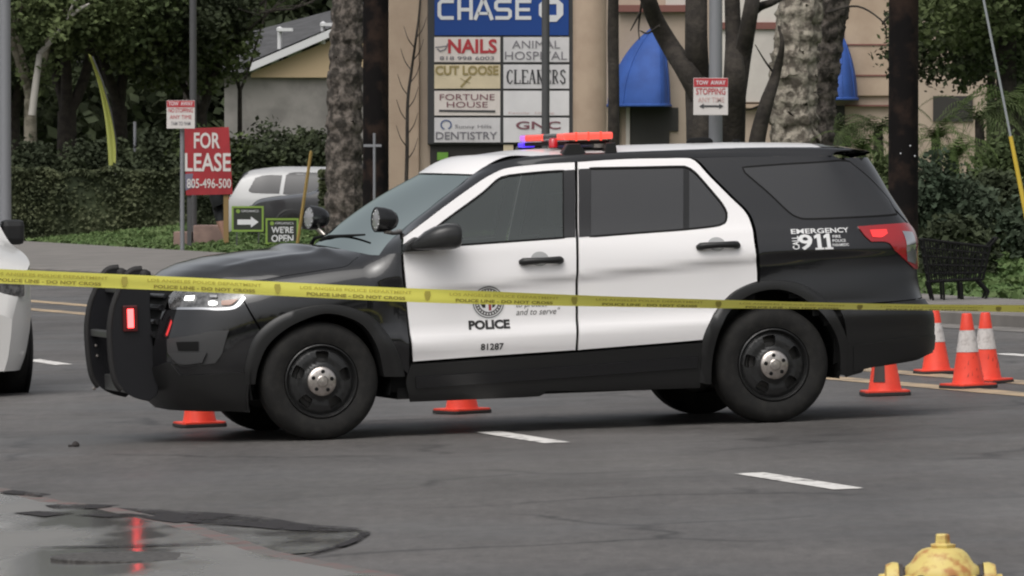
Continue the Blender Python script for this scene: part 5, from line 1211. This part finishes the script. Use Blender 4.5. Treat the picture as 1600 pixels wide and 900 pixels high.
# low blocks and the person behind the red board
D = 125.5
for p0, y0, p1, y1 in ((271,362,299,392),(302,352,352,390)):
    g = Face(D); x, y, z = gpt((p0+p1)/2, D); a = MB(); g.rect(a, p0, y0, p1, y1+5, .8); o = a.build('block_plinth', M_block, bevel=.02); tag(o, 'short pinkish block plinth beside the sign post' if p0 < 300 else 'wider pinkish block plinth under the red board', 'plinth', 'pinkish block plinths under the red board')
def person():
    D = 124.6; foot = at(352, 388, D); bx, bz = at(338, 0, D)[0], foot[2]
    J = {'pel':(bx,D,bz+.92),'ch':(bx,D,bz+1.22),'nk':(bx,D,bz+1.44),'hd':(bx,D-.02,bz+1.56),'tp':(bx,D-.02,bz+1.70),
      'h1':(bx+.05,D,bz+.86),'k1':(bx+.10,D-.03,bz+.50),'a1':(foot[0]+.03,D,bz+.08),'t1':(foot[0]-.12,D-.07,bz+.04),
      'h2':(bx-.02,D+.12,bz+.86),'k2':(bx+.06,D+.2,bz+.48),'a2':(foot[0]+.06,D+.25,bz+.08),'t2':(foot[0]-.06,D+.2,bz+.04),
      's1':(bx+.18,D,bz+1.38),'e1':(bx+.24,D,bz+1.12),'w1':(bx+.10,D-.25,bz+1.22),'f1':(bx+.08,D-.32,bz+1.26),'s2':(bx-.18,D,bz+1.38),'e2':(bx-.24,D,bz+1.12),'w2':(bx-.1,D-.25,bz+1.22),'f2':(bx-.08,D-.32,bz+1.26)}
    E_ = [('pel','ch'),('ch','nk'),('nk','hd'),('hd','tp'),('pel','h1'),('h1','k1'),('k1','a1'),('a1','t1'),('pel','h2'),('h2','k2'),('k2','a2'),('a2','t2'),('ch','s1'),('s1','e1'),('e1','w1'),('w1','f1'),('ch','s2'),('s2','e2'),('e2','w2'),('w2','f2')]
    rad = dict(pel=.15,ch=.16,nk=.06,hd=.095,tp=.07,h1=.10,k1=.062,a1=.042,t1=.035,h2=.10,k2=.062,a2=.042,t2=.035,s1=.07,e1=.045,w1=.033,f1=.03,s2=.07,e2=.045,w2=.033,f2=.03)
    ks = list(J); org = np.array([bx, D, bz]); me = bpy.data.meshes.new('person'); me.from_pydata([tuple(np.array(J[k])-org) for k in ks], [(ks.index(a), ks.index(b)) for a, b in E_], [])
    o = bpy.data.objects.new('person', me); col.objects.link(o); o.modifiers.new('s', 'SKIN'); o.modifiers.new('u', 'SUBSURF').levels = 2
    for k, sv in zip(ks, me.skin_vertices[0].data): sv.radius = (rad[k],)*2; sv.use_root = k == 'pel'
    dg = bpy.context.evaluated_depsgraph_get(); m2 = bpy.data.meshes.new_from_object(o.evaluated_get(dg)); bpy.data.objects.remove(o)
    m2.materials.clear(); 
    for m_ in (M_skin, M_cloth, M_shoe): m2.materials.append(m_)
    for p in m2.polygons:
        zc_ = p.center.z; p.material_index = 2 if zc_ < .10 else (1 if .55 < zc_ < 1.42 and abs(p.center.x) < .22 else 0); p.use_smooth = True
    o = bpy.data.objects.new('person', m2); col.objects.link(o); o.location = org
    tag(o, 'person in dark shorts behind the red board, only a bare lower leg showing', 'person')
    h = MB(); h.lathe([(.0,1.76),(.07,1.74),(.105,1.68),(.11,1.60),(.10,1.56)], 16, 'z', org=(bx,D+.01,bz)); h.build('hair', M_cloth, o, sm=60)
person()

# ---- utility poles, guy wire
def wood_pole(label, px, D, wpx, marks=False):
    x, y, z = gpt(px, D); r = wpx/2*D/F; t = thing('utility_pole', label, 'utility pole', (x, y, z)); n = 22; V = []
    hs_ = np.linspace(z-.2, 11, 26)
    for i, h in enumerate(hs_):
        for k in range(n): a_ = 2*math.pi*k/n; rr = r*(1.05-.006*h)*(1+.02*math.sin(5*a_+i*.15)); V.append((x+rr*math.cos(a_), y+rr*math.sin(a_), h))
    b = MB(); b.add(V, [(i*n+k,i*n+(k+1)%n,(i+1)*n+(k+1)%n,(i+1)*n+k) for i in range(25) for k in range(n)]); b.build('pole', M_wood, t, sm=50)
    if marks:
        for px_, py_ in ((1408,233),(1406,240),(1421,228),(1428,244),(1411,250)): p = at(px_, py_, D); q = MB(); q.lathe([(.012,0),(.010,.01),(0,.012)], 8, 'y', org=(p[0], D-r*.93, p[2])); q.build('nail', M_chrome, t)
    return t
wood_pole('dark brown utility pole standing behind the rear of the police car', 1411, 67, 45, True)
wood_pole('dark wooden utility pole beside the left palm trunk', 587, 104, 39)
D = 66; p0, p1, p2 = at(1535,-10,D), at(1579,213,D), at(1606,335,D); x, y, z = gpt(1625, D)
t = thing('guy_wire', 'slanting guy wire with a yellow plastic guard at the right edge', 'guy wire', (x, y, z)); b = MB(); b.tube([p0-(p1-p0)*2, p1, (x,y,z-.1)], .014, 6); b.build('wire', M_wire, t); b = MB(); d = (np.array([x,y,z])-p1); b.tube([p1, p1+d*.97], [.022,.032], 8); b.build('guard', M_guard, t, sm=50)

# ---- wheeled cart by the kerb
D = 63.5; x, y, z = gpt(1494, D); z = at(0, 490, D)[2]
t = thing('shopping_cart', 'dark wire cart on wheels standing on the pavement behind the cones', 'cart', (x, y, z)); t.rotation_euler = (0,0,0)
X = lambda px: at(px, 0, D)[0]; Z = lambda py: at(0, py, D)[2]

b = MB(); bl, br, tl, tr = (X(1452),Z(440)), (X(1534),Z(436)), (X(1441),Z(374)), (X(1545),Z(386))
L2 = lambda a_, c_, s: (a_[0]+(c_[0]-a_[0])*s, a_[1]+(c_[1]-a_[1])*s)
for yy in (-.23, .23):
    for s in np.linspace(0, 1, 12): p, q_ = L2(bl, br, s), L2(tl, tr, s); b.tube([(p[0],D+yy*.85,p[1]),(q_[0],D+yy,q_[1])], .009 if 0 < s < 1 else .014, 5)
    for s in np.linspace(0, 1, 6): p, q_ = L2(bl, tl, s), L2(br, tr, s); b.tube([(p[0],D+yy*(.85+.15*s),p[1]),(q_[0],D+yy*(.85+.15*s),q_[1])], .009 if 0 < s < 1 else .016, 5)
for s in np.linspace(0, 1, 6):
    for e0, e1 in ((bl,tl),(br,tr)): p = L2(e0, e1, s); b.tube([(p[0],D-.21,p[1]),(p[0],D+.21,p[1])], .01, 5)
for s in np.linspace(0, 1, 8): p = L2(bl, br, s); b.tube([(p[0],D-.2,p[1]),(p[0],D+.2,p[1])], .008, 5)
b.build('basket', M_void, t, sm=60)
b = MB()
for yy in (-.2,.2):
    b.tube([(X(1450),D+yy,Z(440)),(X(1458),D+yy,Z(472)),(X(1536),D+yy,Z(472)),(X(1543),D+yy,Z(455)),(X(1528),D+yy,Z(438))], .018, 8); b.tube([(X(1500),D+yy,Z(440)),(X(1502),D+yy,Z(472))], .018, 8); b.tube([(X(1472),D+yy,Z(440)),(X(1474),D+yy,Z(472))], .012, 8)
b.tube([(X(1458),D-.2,Z(472)),(X(1458),D+.2,Z(472))], .015, 8); b.tube([(X(1536),D-.2,Z(472)),(X(1536),D+.2,Z(472))], .015, 8); b.build('frame', M_void, t, sm=50)
for px in (1458,1502,1536):
    for yy in (-.2,.2): b = MB(); b.lathe([(0,-.02),(.06,-.02),(.06,.02),(0,.02)], 14, 'y', org=(X(px),D+yy,Z(484))); b.build('wheel', M_void, t, sm=40)
b = MB(); b.tube([(X(1543),D-.2,Z(386)),(X(1556),D-.2,Z(372)),(X(1556),D+.2,Z(372)),(X(1543),D+.2,Z(386))], .015, 8); b.build('handle', M_void, t, sm=50)
# ------------------------------------------------------------------ buildings
# house at the left
D = 195; g = Face(D); x, y, z = gpt(470, D)
h = thing('house', 'low house with grey shingle roof, white fascia and ochre gable', 'house', (x, y, z))
X = lambda px: at(px, 0, D)[0]; Z = lambda py: at(0, py, D)[2]
a = MB(); a.box((X(350),D+.2,z-.5),(X(700),D+9,Z(119))); a.build('wall', M_hwall, h)
a = MB(); a.prism([(X(392),Z(121)),(X(700),Z(121)),(X(700),Z(-12)),(X(392),Z(114))], .2, (0,D,0), (1,0,0), (0,0,1), (0,1,0)); a.build('gable', M_gable, h)
a = MB(); a.prism([(X(388),Z(113)),(X(388),Z(101)),(X(705),Z(-34)),(X(705),Z(-22))], .25, (0,D-.45,0), (1,0,0), (0,0,1), (0,1,0)); a.build('fascia', M_fascia, h)
rf = MB(); 
q0, q1 = np.array([X(384),D-.4,Z(100)]), np.array([X(705),D-.4,Z(-36)]); bk0, bk1 = np.array([X(340),D+9,Z(98)]), np.array([X(400),D+9,Z(12)])
rf.add([q0, q1, np.array([X(640),D+9,Z(-30)]), np.array([X(372),D+9,Z(40)]), np.array([X(330),D+4,Z(118)])], [(0,1,2,3),(0,3,4)]); ro_ = rf.build('roof', M_roofs, h)
a = MB(); a.add([(X(330),D-.2,Z(120)),(X(388),D-.42,Z(112)),(X(520),D+7,Z(27)),(X(440),D+7,Z(32)),(X(385),D+5,Z(50))], [(0,1,2,3,4)]); a.build('roof', M_roofs, h)
for px, py in ((437,52),(505,44)):
    a = MB(); c = np.array([X(px),D-.1,Z(py)]); a.lathe([(.07,-.5),(.07,.05),(.10,.08),(.10,.16),(0,.22)], 12, 'z', org=tuple(c)); a.box(c+[-.05,-.2,.06], c+[.42,.2,.16]); a.build('roof_vent', M_fascia, ro_, sm=40)

# shop building at the right with blue awnings
D = 142; g = Face(D); x, y, z = gpt(1280, D)
sb = thing('shop_building', 'tan stucco shop building with pale bays, red trim and blue awnings', 'building', (x, y, z))
X = lambda px: at(px, 0, D)[0]; Z = lambda py: at(0, py, D)[2]
a = MB(); a.box((X(900),D,z-.6),(X(2300),D+14,Z(-160))); a.build('wall', M_tan, sb)
for p0, p1, y0, y1, dy, m in ((1125,1222,-160,160,-.12,M_cream),(1040,1078,-160,10,-.1,M_cream),(1320,1395,-160,150,-.10,M_tan2)):
    a = MB(); a.box((X(p0),D+dy,Z(y1)),(X(p1),D+.05,Z(y0))); a.build('bay', m, sb, bevel=.02)
for p0, p1, y0, y1 in ((965,1078,8,19),(1120,1226,35,46),(1120,1226,163,169)):
    a = MB(); a.box((X(p0),D-.2,Z(y1)),(X(p1),D+.05,Z(y0))); a.build('trim_band', M_redtrim if y0 < 100 else M_tan2, sb, bevel=.01)
for y_ in (70,118,165):
    a = MB(); a.box((X(1320),D-.125,Z(y_+1.2)),(X(1420),D-.02,Z(y_-1.2))); a.build('wall_joint', M_redtrim, sb)
a = MB(); a.box((X(985),D-.06,z),(X(1046),D+.05,Z(150))); dr = a.build('door', M_dkdoor, sb)
for p0, p1 in ((962,968),(978,984)): a = MB(); a.box((X(p0),D-.10,z),(X(p1),D+.04,Z(160))); a.build('door_jamb', M_cream if p0 > 970 else M_dkdoor, sb)
for p0, p1, y0, y1 in ((1458,1520,150,190),(1046,1060,168,205),(1230,1320,165,235)):
    a = MB(); a.box((X(p0),D-.05,Z(y1)),(X(p1),D+.05,Z(y0))); a.build('window', M_dkdoor, sb)
def awning(px0, px1, apx, y0, y1, dep, label):
    c = np.array([X(apx), D-.02, Z(y1)]); hgt = Z(y0)-Z(y1); G = []
    wl, wr = X(apx)-X(px0), X(px1)-X(apx); t = thing('awning', label, 'awning', tuple(c), 0, 'blue domed awnings on the tan building')
    for s in np.linspace(0, 1, 13):
        k = max(.03, (1-s**1.8))**.75; zz = hgt*s; row = []
        for a_ in np.linspace(0, 1, 17):
            th = math.pi*a_; cx_ = -math.cos(th); rr = wl if cx_ < 0 else wr
            row.append((c[0]+cx_*rr*k, c[1]-dep*math.sin(th)*k, c[2]+zz))
        G.append(row)
    grid('canopy', G, M_awn, t, world=True, ang=60)
    b = MB(); b.tube([G[0][i] for i in range(17)], .035, 6); b.build('frame_rail', M_awn, t, sm=50)
    for i in (4, 8, 12): b = MB(); b.tube([np.array(G[j][i])+[0,-.004,0] for j in range(13)], .018, 6); b.build('frame_rib', M_awn, t, sm=50)
awning(949, 1048, 1030, 38, 165, 1.1, 'blue domed awning over the dark doorway left of the forked tree')
awning(1262, 1340, 1312, 50, 155, 1.1, 'blue domed awning partly hidden by the two palm trunks')

# ------------------------------------------------------------------ vegetation
def hedge(label, px0, px1, D, y0, y1, th=1.6, n=26000, m=None):
    a, b = at(px0,0,D)[0], at(px1,0,D)[0]; zt, zb = at(0,y0,D)[2], at(0,y1,D)[2]; t = thing('hedge', label, 'hedge', ((a+b)/2, D+th/2, zb), 0, 'clipped hedges along the verge')
    core = MB(); core.box((a+.15,D+.2,zb-.2),(b-.15,D+th-.2,zt-.15)); core.build('twig_core', M_leafd, t)
    u = rng.random((n,3)); p = np.stack([a+(b-a)*u[:,0], D+th*u[:,1]*.5, zb-.1+(zt-zb)*u[:,2]], 1); k = rng.random(n) < .35; p[k,2] = zt-.12*rng.random(k.sum())+.05*np.sin(p[k,0]*3.1)+.04*np.sin(p[k,0]*7.7); p[k,1] = D+th*rng.random(k.sum())
    p[:,1] += .10*np.sin(p[:,0]*2.3)+.06*np.sin(p[:,2]*5+p[:,0]*4)
    leaf_mesh('foliage', p, .065, m or M_leafh, t); return t
hedge('long clipped green hedge along the grass at the left', -60, 292, 148, 266, 374, 1.8, 34000)
hedge('rounded green hedge between the white car and the dark utility pole', 498, 608, 122, 272, 395, 1.8, 12000)
hedge('low dark hedge behind the shop signs', 292, 380, 137, 300, 384, 1.4, 8000, M_leafd)
def branchy(mb, p, d, r, L, depth, up=.25, spread=.6):
    """limbs that fork and thin out"""
    n = 5; path = [np.array(p, float)]; rad = [r]; d = np.array(d, float)
    for i in range(n):
        d = d+rng.normal(size=3)*.10+np.array([0,0,up*.08]); d /= np.linalg.norm(d); path.append(path[-1]+d*L/n); rad.append(r*(1-.42*(i+1)/n))
    mb.tube(path, rad, 7 if depth > 1 else 5); ends = [path[-1]]
    if depth > 0:
        for k in range(2 if depth > 1 else 3):
            dd_ = d+rng.normal(size=3)*spread; dd_[2] += up; dd_ /= np.linalg.norm(dd_); ends += branchy(mb, path[-1-k%2], dd_, rad[-1]*.8, L*.72, depth-1, up, spread)
    return ends
def tree(name, label, px, D, wpx, crown_c, crown_r, m, bark, nc=70, nl=90, leaf=.16, cr=.7, trunk_h=2.5, lean=(0,0,1), group='trees behind the verge'):
    x, y, z = gpt(px, D); t = thing(name, label, 'tree', (x, y, z), 0, group); r = wpx/2*D/F
    b = MB(); b.tube([(x,y,z-.1),(x+lean[0]*trunk_h*.5,y,z+trunk_h*.5),(x+lean[0]*trunk_h,y,z+trunk_h)], [r*1.25,r,r*.88], 10)
    e0 = np.array([x+lean[0]*trunk_h,y,z+trunk_h])
    for k in range(3): dd_ = np.array([.5*math.cos(2.1*k+px), .5*math.sin(2.1*k+px), 1.0])+np.array(lean)*.3; branchy(b, e0-[0,0,.1], dd_/np.linalg.norm(dd_), r*.62, 2.6, 2)
    b.build('trunk', bark, t, sm=60)
    cc = at(*crown_c, D); rr = np.array([crown_r[0]*D/F, min(crown_r[0]*D/F, 4), crown_r[1]*D/F])
    leaf_mesh('crown', clumps(cc, rr, nc, nl, cr), leaf, m, t); return t
# left: dark trunks and overlapping crowns
tree('tree', 'pale barked tree with bare white limb at the far left', 48, 156, 22, (40,20), (130,95), M_leafm, M_barkp, 60, 90, .10, .5, 3.4)
b = MB(); D = 155; b.tube([at(62,84,D), at(84,60,D), at(104,32,D), at(124,14,D), at(140,6,D)], [.075,.06,.055,.05,.03], 7); b.tube([at(104,32,D), at(116,2,D), at(122,-20,D)], [.045,.04,.03], 6); b.tube([at(62,84,D), at(56,130,D), at(50,180,D)], [.075,.09,.10], 7)
tr0 = [o for o in bpy.data.objects if o.get('label','').startswith('pale barked')][0]; b.build('bare_limb', mat('white_limb', (.42,.40,.36), .8), tr0, sm=60)
tree('tree', 'dark trunked tree with heavy shade behind the lime banner', 105, 158, 34, (130,-25), (190,125), M_leafm, M_barkd, 150, 150, .10, .75, 3.0)
tree('tree', 'dark tree just right of the lime banner', 186, 160, 30, (240,-10), (170,120), M_leafd, M_barkd, 130, 150, .10, .75, 3.0)
tree('tree', 'brighter green tree above the red board', 315, 161, 20, (285,50), (105,95), M_leafm, M_barkd, 110, 140, .095, .6, 2.6)
tree('tree', 'spindly green tree before the house roof', 375, 163, 8, (352,8), (40,60), M_leafm, M_barkd, 30, 80, .10, .5, 3.2)
tree('tree', 'dark leafy tree at the top left corner', 20, 166, 26, (-20,40), (140,140), M_leafd, M_barkd, 110, 140, .11, .8, 3.0)
tree('tree', 'dark broad tree reaching over the house', 300, 172, 30, (440,-95), (260,85), M_leafm, M_barkd, 130, 140, .11, .8, 3.8)
def bush(label, px, D, y0, y1, wpx, m, nc=40, nl=110, leaf=.09, name='bush', group='shrubs along the verge'):
    x, y, z = gpt(px, D); t = thing(name, label, 'bush', (x, y, z), 0, group); b = MB()
    zt, zb = at(0,y0,D)[2], max(z, at(0,y1,D)[2]); rx = wpx/2*D/F
    for k in range(5): a_ = 2*math.pi*k/5; b.tube([(x+.1*math.cos(a_),y+.1*math.sin(a_),z-.1),(x+rx*.3*math.cos(a_),y+rx*.3*math.sin(a_),z+(zt-z)*.35),(x+rx*.55*math.cos(a_),y+rx*.5*math.sin(a_),z+(zt-z)*.7)], [.05,.04,.015], 6)
    b.build('stem', M_barkd, t, sm=60)
    c = np.array([x,y,(zt+zb)/2]); leaf_mesh('foliage', clumps(c, (rx,min(rx,1.5),(zt-zb)/2), nc, nl, rx*.34+.12, .35), leaf, m, t)
# dark shrubs left, between hedge and trees
for px, w_, y0, m, lb in ((70,120,200,M_leafd,'dark shrub behind the hedge below the pale barked tree'),(150,120,205,M_leafd,'dark shrub behind the hedge at the foot of the banner'),(240,130,195,M_leafd,'dark shrub behind the hedge left of the red board'),(330,130,190,M_leafm,'olive shrub behind the red board'),(430,150,185,M_leafd,'large dark shrub in front of the grey house wall'),(500,110,195,M_leafd,'dark shrub left of the palm trunk')):
    bush(lb, px, 153, y0+18, 330, w_, m, 60, 160, .085)
# palms: trunk with leaf-base scars
def palm(label, pts, D, m, wid, group='palm trunks'):
    x, y, z = gpt(pts[-1][0], D); t = thing('palm_tree', label, 'palm tree', (x, y, z), 0, group)
    C_ = [at(p[0], p[1], D) for p in pts[::-1]]; C_[0] = np.array([C_[0][0], D, z-.1]); C_ = catmull(C_, 20); W = np.interp(np.linspace(0,1,len(C_)), np.linspace(0,1,len(wid)), wid[::-1])*D/F/2
    V = []; n = 36
    for i, (c, r) in enumerate(zip(C_, W)):
        for k in range(n):
            a_ = 2*math.pi*k/n; sc_ = .11*math.copysign(abs(math.sin(4.5*a_+i*.55))**.6, math.sin(4.5*a_+i*.55))*math.sin(4.5*a_-i*.55)+.05*rng.normal(); V.append(c+np.array([math.cos(a_), math.sin(a_), 0])*r*(1+sc_)+np.array([0,0,.03*rng.normal()]))
    b = MB(); b.add(V, [(i*n+k,i*n+(k+1)%n,(i+1)*n+(k+1)%n,(i+1)*n+k) for i in range(len(C_)-1) for k in range(n)]); b.build('trunk', m, t, sm=80)
    top = C_[-1]; q = MB()
    for k in range(22):
        a_ = 2*math.pi*k/22+.2; up = random.uniform(-.2,.9); L = random.uniform(1.8,2.6); pth = []
        for s in np.linspace(0,1,7): pth.append(top+np.array([math.cos(a_)*L*s, math.sin(a_)*L*s, up*L*s-.9*L*s*s*.8]))
        for i in range(6):
            a0, a1 = pth[i], pth[i+1]; d = (a1-a0); sd = np.cross(d, [0,0,1]); sd /= np.linalg.norm(sd)+1e-9
            for sg in (-1,1): q.add([a0, a1, a1+sd*sg*.35*(1-i/7)+d*.5-np.array([0,0,.15])], [(0,1,2)])
    q.build('crown', M_leafm, t)
palm('rough palm trunk left of the pylon sign', [(546,-560),(545,-160),(544,0),(540,120),(538,250),(540,370)], 109, M_palm2, [38,42,50,54,58])
palm('pale rough leaning palm trunk in front of the blue awning', [(1272,-560),(1262,-170),(1252,0),(1240,120),(1243,235),(1246,400)], 97, M_palm, [64,66,70,72,82])
palm('darker palm trunk leaning right beside the pale palm', [(1395,-560),(1345,-170),(1304,0),(1284,110),(1272,230),(1268,400)], 98.5, M_palm2, [44,46,52,58,64])
# bare forked street tree
D = 90; x, y, z = gpt(1120, D); t = thing('bare_tree', 'bare dark tree with several forked trunks behind the police car', 'tree', (x, y, z)); b = MB()
def limb(pts, wid): b.tube(catmull([at(p[0], p[1], D+random.uniform(-.3,.3)) for p in pts], 5), np.interp(np.linspace(0,1,(len(pts)-1)*5+1), np.linspace(0,1,len(wid)), np.array(wid)*D/F/2), 9)
limb([(1098,480),(1096,330),(1094,210),(1090,130),(1088,60),(1088,-40),(1084,-140)], [52,46,44,40,36,34,26])
limb([(1094,150),(1072,110),(1046,70),(1024,30),(1010,-10),(985,-80)], [36,34,30,27,26,14])
limb([(1140,480),(1142,330),(1146,210),(1148,120),(1146,60),(1143,-40),(1140,-140)], [44,40,38,36,26,24,16])
limb([(1150,150),(1160,90),(1168,45),(1175,5),(1182,-40),(1200,-120)], [32,28,26,24,22,12])
limb([(1168,30),(1185,12),(1205,4),(1225,-8),(1260,-40)], [16,14,12,10,6])
limb([(1160,420),(1172,300),(1184,215),(1198,160),(1212,118),(1222,70),(1216,40)], [30,28,26,22,16,8,3])
for q in ([(1004,-6),(998,40),(999,62)], [(1000,20),(985,48)], [(1212,118),(1195,95),(1180,70)], [(1198,160),(1175,170),(1160,172)], [(1030,40),(1012,52),(1000,48)], [(1290,20),(1340,10),(1380,35),(1385,60)], [(1380,35),(1395,20)]): limb(q, [4,3,1.6])
b.build('trunk', M_barkd, t, sm=60)
D = 106; x, y, z = gpt(958, D); t = thing('bare_tree', 'straight dark trunk rising right beside the sign column', 'tree', (x, y, z)); b = MB(); limb([(958,470),(957,300),(959,160),(958,40),(960,-120)], [22,19,18,18,14]); limb([(958,-20),(985,-45),(1020,-80)], [10,8,4]); b.build('trunk', M_barkd, t, sm=60)
D = 103; x, y, z = gpt(640, D); t = thing('sapling', 'thin bare sapling in front of the tan sign column', 'tree', (x, y, z)); b = MB()
limb([(635,430),(634,330),(636,240),(637,160),(643,110),(650,60),(656,10),(660,-60)], [7,6.5,6,5,4.4,4,3,2])
for yy, sd in ((190,-1),(170,1),(150,-1),(130,1),(210,1),(230,-1),(110,-1),(95,1),(250,1),(75,-1),(60,1)): cx_ = np.interp(yy, [10,60,110,160,240], [656,650,643,637,636]); limb([(cx_,yy),(cx_+sd*10,yy-14),(cx_+sd*17,yy-34)], [2,1.5,.8])
b.build('trunk', M_barkd, t, sm=60)
# right: shrubs and trees behind the verge
for px, D, y0, y1, w_, m, lb in ((1470,74,262,440,120,M_leafb,'grey green shrub just right of the brown utility pole'),(1560,76,275,445,130,M_leafd,'dark shrub under the yellow wire guard'),(1640,73,300,440,120,M_leafb,'shrub cut off by the right edge of the frame'),(1500,70,345,445,90,M_leafd,'low dark shrub behind the wheeled cart'),(1370,82,262,420,90,M_leafm,'shrub seen left of the brown utility pole above the tail of the car'),(1590,92,215,400,140,M_leafm,'tall olive shrub before the far trees at right')):
    bush(lb, px, D, y0, y1, w_, m, 60, 200, .055)
def fronds(label, px, D, py, size, m, n=26):
    x, y, z = gpt(px, D); t = thing('frond_plant', label, 'plant', (x, y, z), 0, 'feathery green plants by the shop building'); c = at(px, py, D); b = MB(); b.tube([(x,y,z-.1),(x+.02,y,(z+c[2])/2),(c[0],D,c[2])], [.11,.09,.07], 8); b.build('stem', M_barkd, t, sm=60); q = MB(); L0 = size*D/F
    for k in range(n):
        a_ = 2*math.pi*rng.random(); L = L0*(.7+.5*rng.random()); up = rng.uniform(.2,1.4); pth = [c+np.array([math.cos(a_)*L*s, math.sin(a_)*L*s, up*L*s-1.2*L*s*s]) for s in np.linspace(0,1,9)]
        for i in range(8):
            d = pth[i+1]-pth[i]; sd = np.cross(d, [0,0,1]); sd /= np.linalg.norm(sd)+1e-9
            for sg in (-1,1):
                for j in (0,.5): p0 = pth[i]+d*j; q.add([p0, p0+d*.22, p0+d*.9+sd*sg*L*.17*(1-i/9)-np.array([0,0,.05*L])], [(0,1,2)])
    q.build('crown', m, t)
fronds('feathery green plant behind the palm trunks', 1322, 104, 205, 95, M_leafm, 34)
fronds('feathery green plant left of the brown utility pole', 1372, 100, 200, 80, M_leafm, 30)
fronds('feathery green plant right of the brown utility pole', 1462, 96, 215, 80, M_leafl, 30)
fronds('feathery green plant spreading above the grey green shrub', 1530, 99, 185, 95, M_leafm, 40)
fronds('large arching green plant at the right below the dark tree', 1590, 101, 170, 110, M_leafl, 44)
fronds('low feathery plant between the pale palm and the brown pole', 1345, 95, 235, 80, M_leafl, 40)
fronds('low arching plant just right of the brown pole above the shrub', 1490, 90, 245, 80, M_leafl, 40)
tree('tree', 'tree with dark trunk behind the guy wire', 1572, 104, 34, (1560,10), (150,105), M_leafm, M_barkd, 75, 120, .075, .55, 3.4, group='trees at the right')
tree('tree', 'slender tree with drooping dark foliage right of the brown pole', 1548, 112, 14, (1490,50), (90,75), M_leafd, M_barkd, 55, 130, .07, .5, 3.4, group='trees at the right')
tree('tree', 'dark tree at the right edge of the frame', 1640, 108, 30, (1640,80), (90,130), M_leafd, M_barkd, 60, 140, .08, .6, 3.0, group='trees at the right')
# far wood closing the view
V = []
for k in range(420):
    x = -60+120*(k/420)+rng.normal()*2; c = np.array([x, 232+rng.normal()*6, 3.5+rng.random()*10-2]); p = rng.normal(size=(300,3)); p /= np.linalg.norm(p, axis=1)[:,None]; V.append(c+p*(rng.random((300,1))**.4)*np.array([2.6,1.6,2.4]))
for k in range(160):
    x = -60+120*(k/160); c = np.array([x, 236+rng.normal()*3, 1.4+rng.random()*2]); p = rng.normal(size=(300,3)); p /= np.linalg.norm(p, axis=1)[:,None]; V.append(c+p*(rng.random((300,1))**.4)*np.array([2.6,1.6,2.4]))
V = np.concatenate(V); o = leaf_mesh('far_wood', V, .36, M_leafd, None, org=(0,232,0)); tag(o, 'dark mass of distant trees closing the view', 'trees', kind='stuff')
# short grass blades on the verge at both sides
pts = []
while len(pts) < 60000:
    yv = rng.uniform(60, 150); xv = PXO(yv)+rng.uniform(.05, 9)*(.4+yv/140); pts.append((xv, yv, gzc(xv, yv)+rise(xv, yv)+.02))
o = leaf_mesh('grass', np.array(pts), .07, mat('grass_blades', (.065,.115,.03), .85, noise=(.9,(.105,.15,.05),.4,.62)), None, org=(0,100,0)); tag(o, 'short green grass on the verge beyond the pavement', 'grass', kind='stuff')

# unseen trees added behind the camera for the dark paintwork to mirror
V = []
for k in range(150):
    a_ = math.pi*(.5+ (k/150)*1.0)+math.pi/2*0; ang_ = R(115)+R(130)*(k/150)+rng.normal()*.02; rr = 42+rng.normal()*4; c = np.array([math.sin(ang_)*rr, math.cos(ang_)*rr, 1.0+rng.random()**1.5*6]); p = rng.normal(size=(70,3)); p /= np.linalg.norm(p, axis=1)[:,None]; V.append(c+p*(rng.random((70,1))**.4)*np.array([2.4,2.0,2.2]))
V = np.concatenate(V); o = leaf_mesh('reflection_wood', V, .8, M_leafd, None, org=(0,-30,0)); tag(o, 'unseen trees added behind the viewer for reflections', 'trees', kind='stuff')
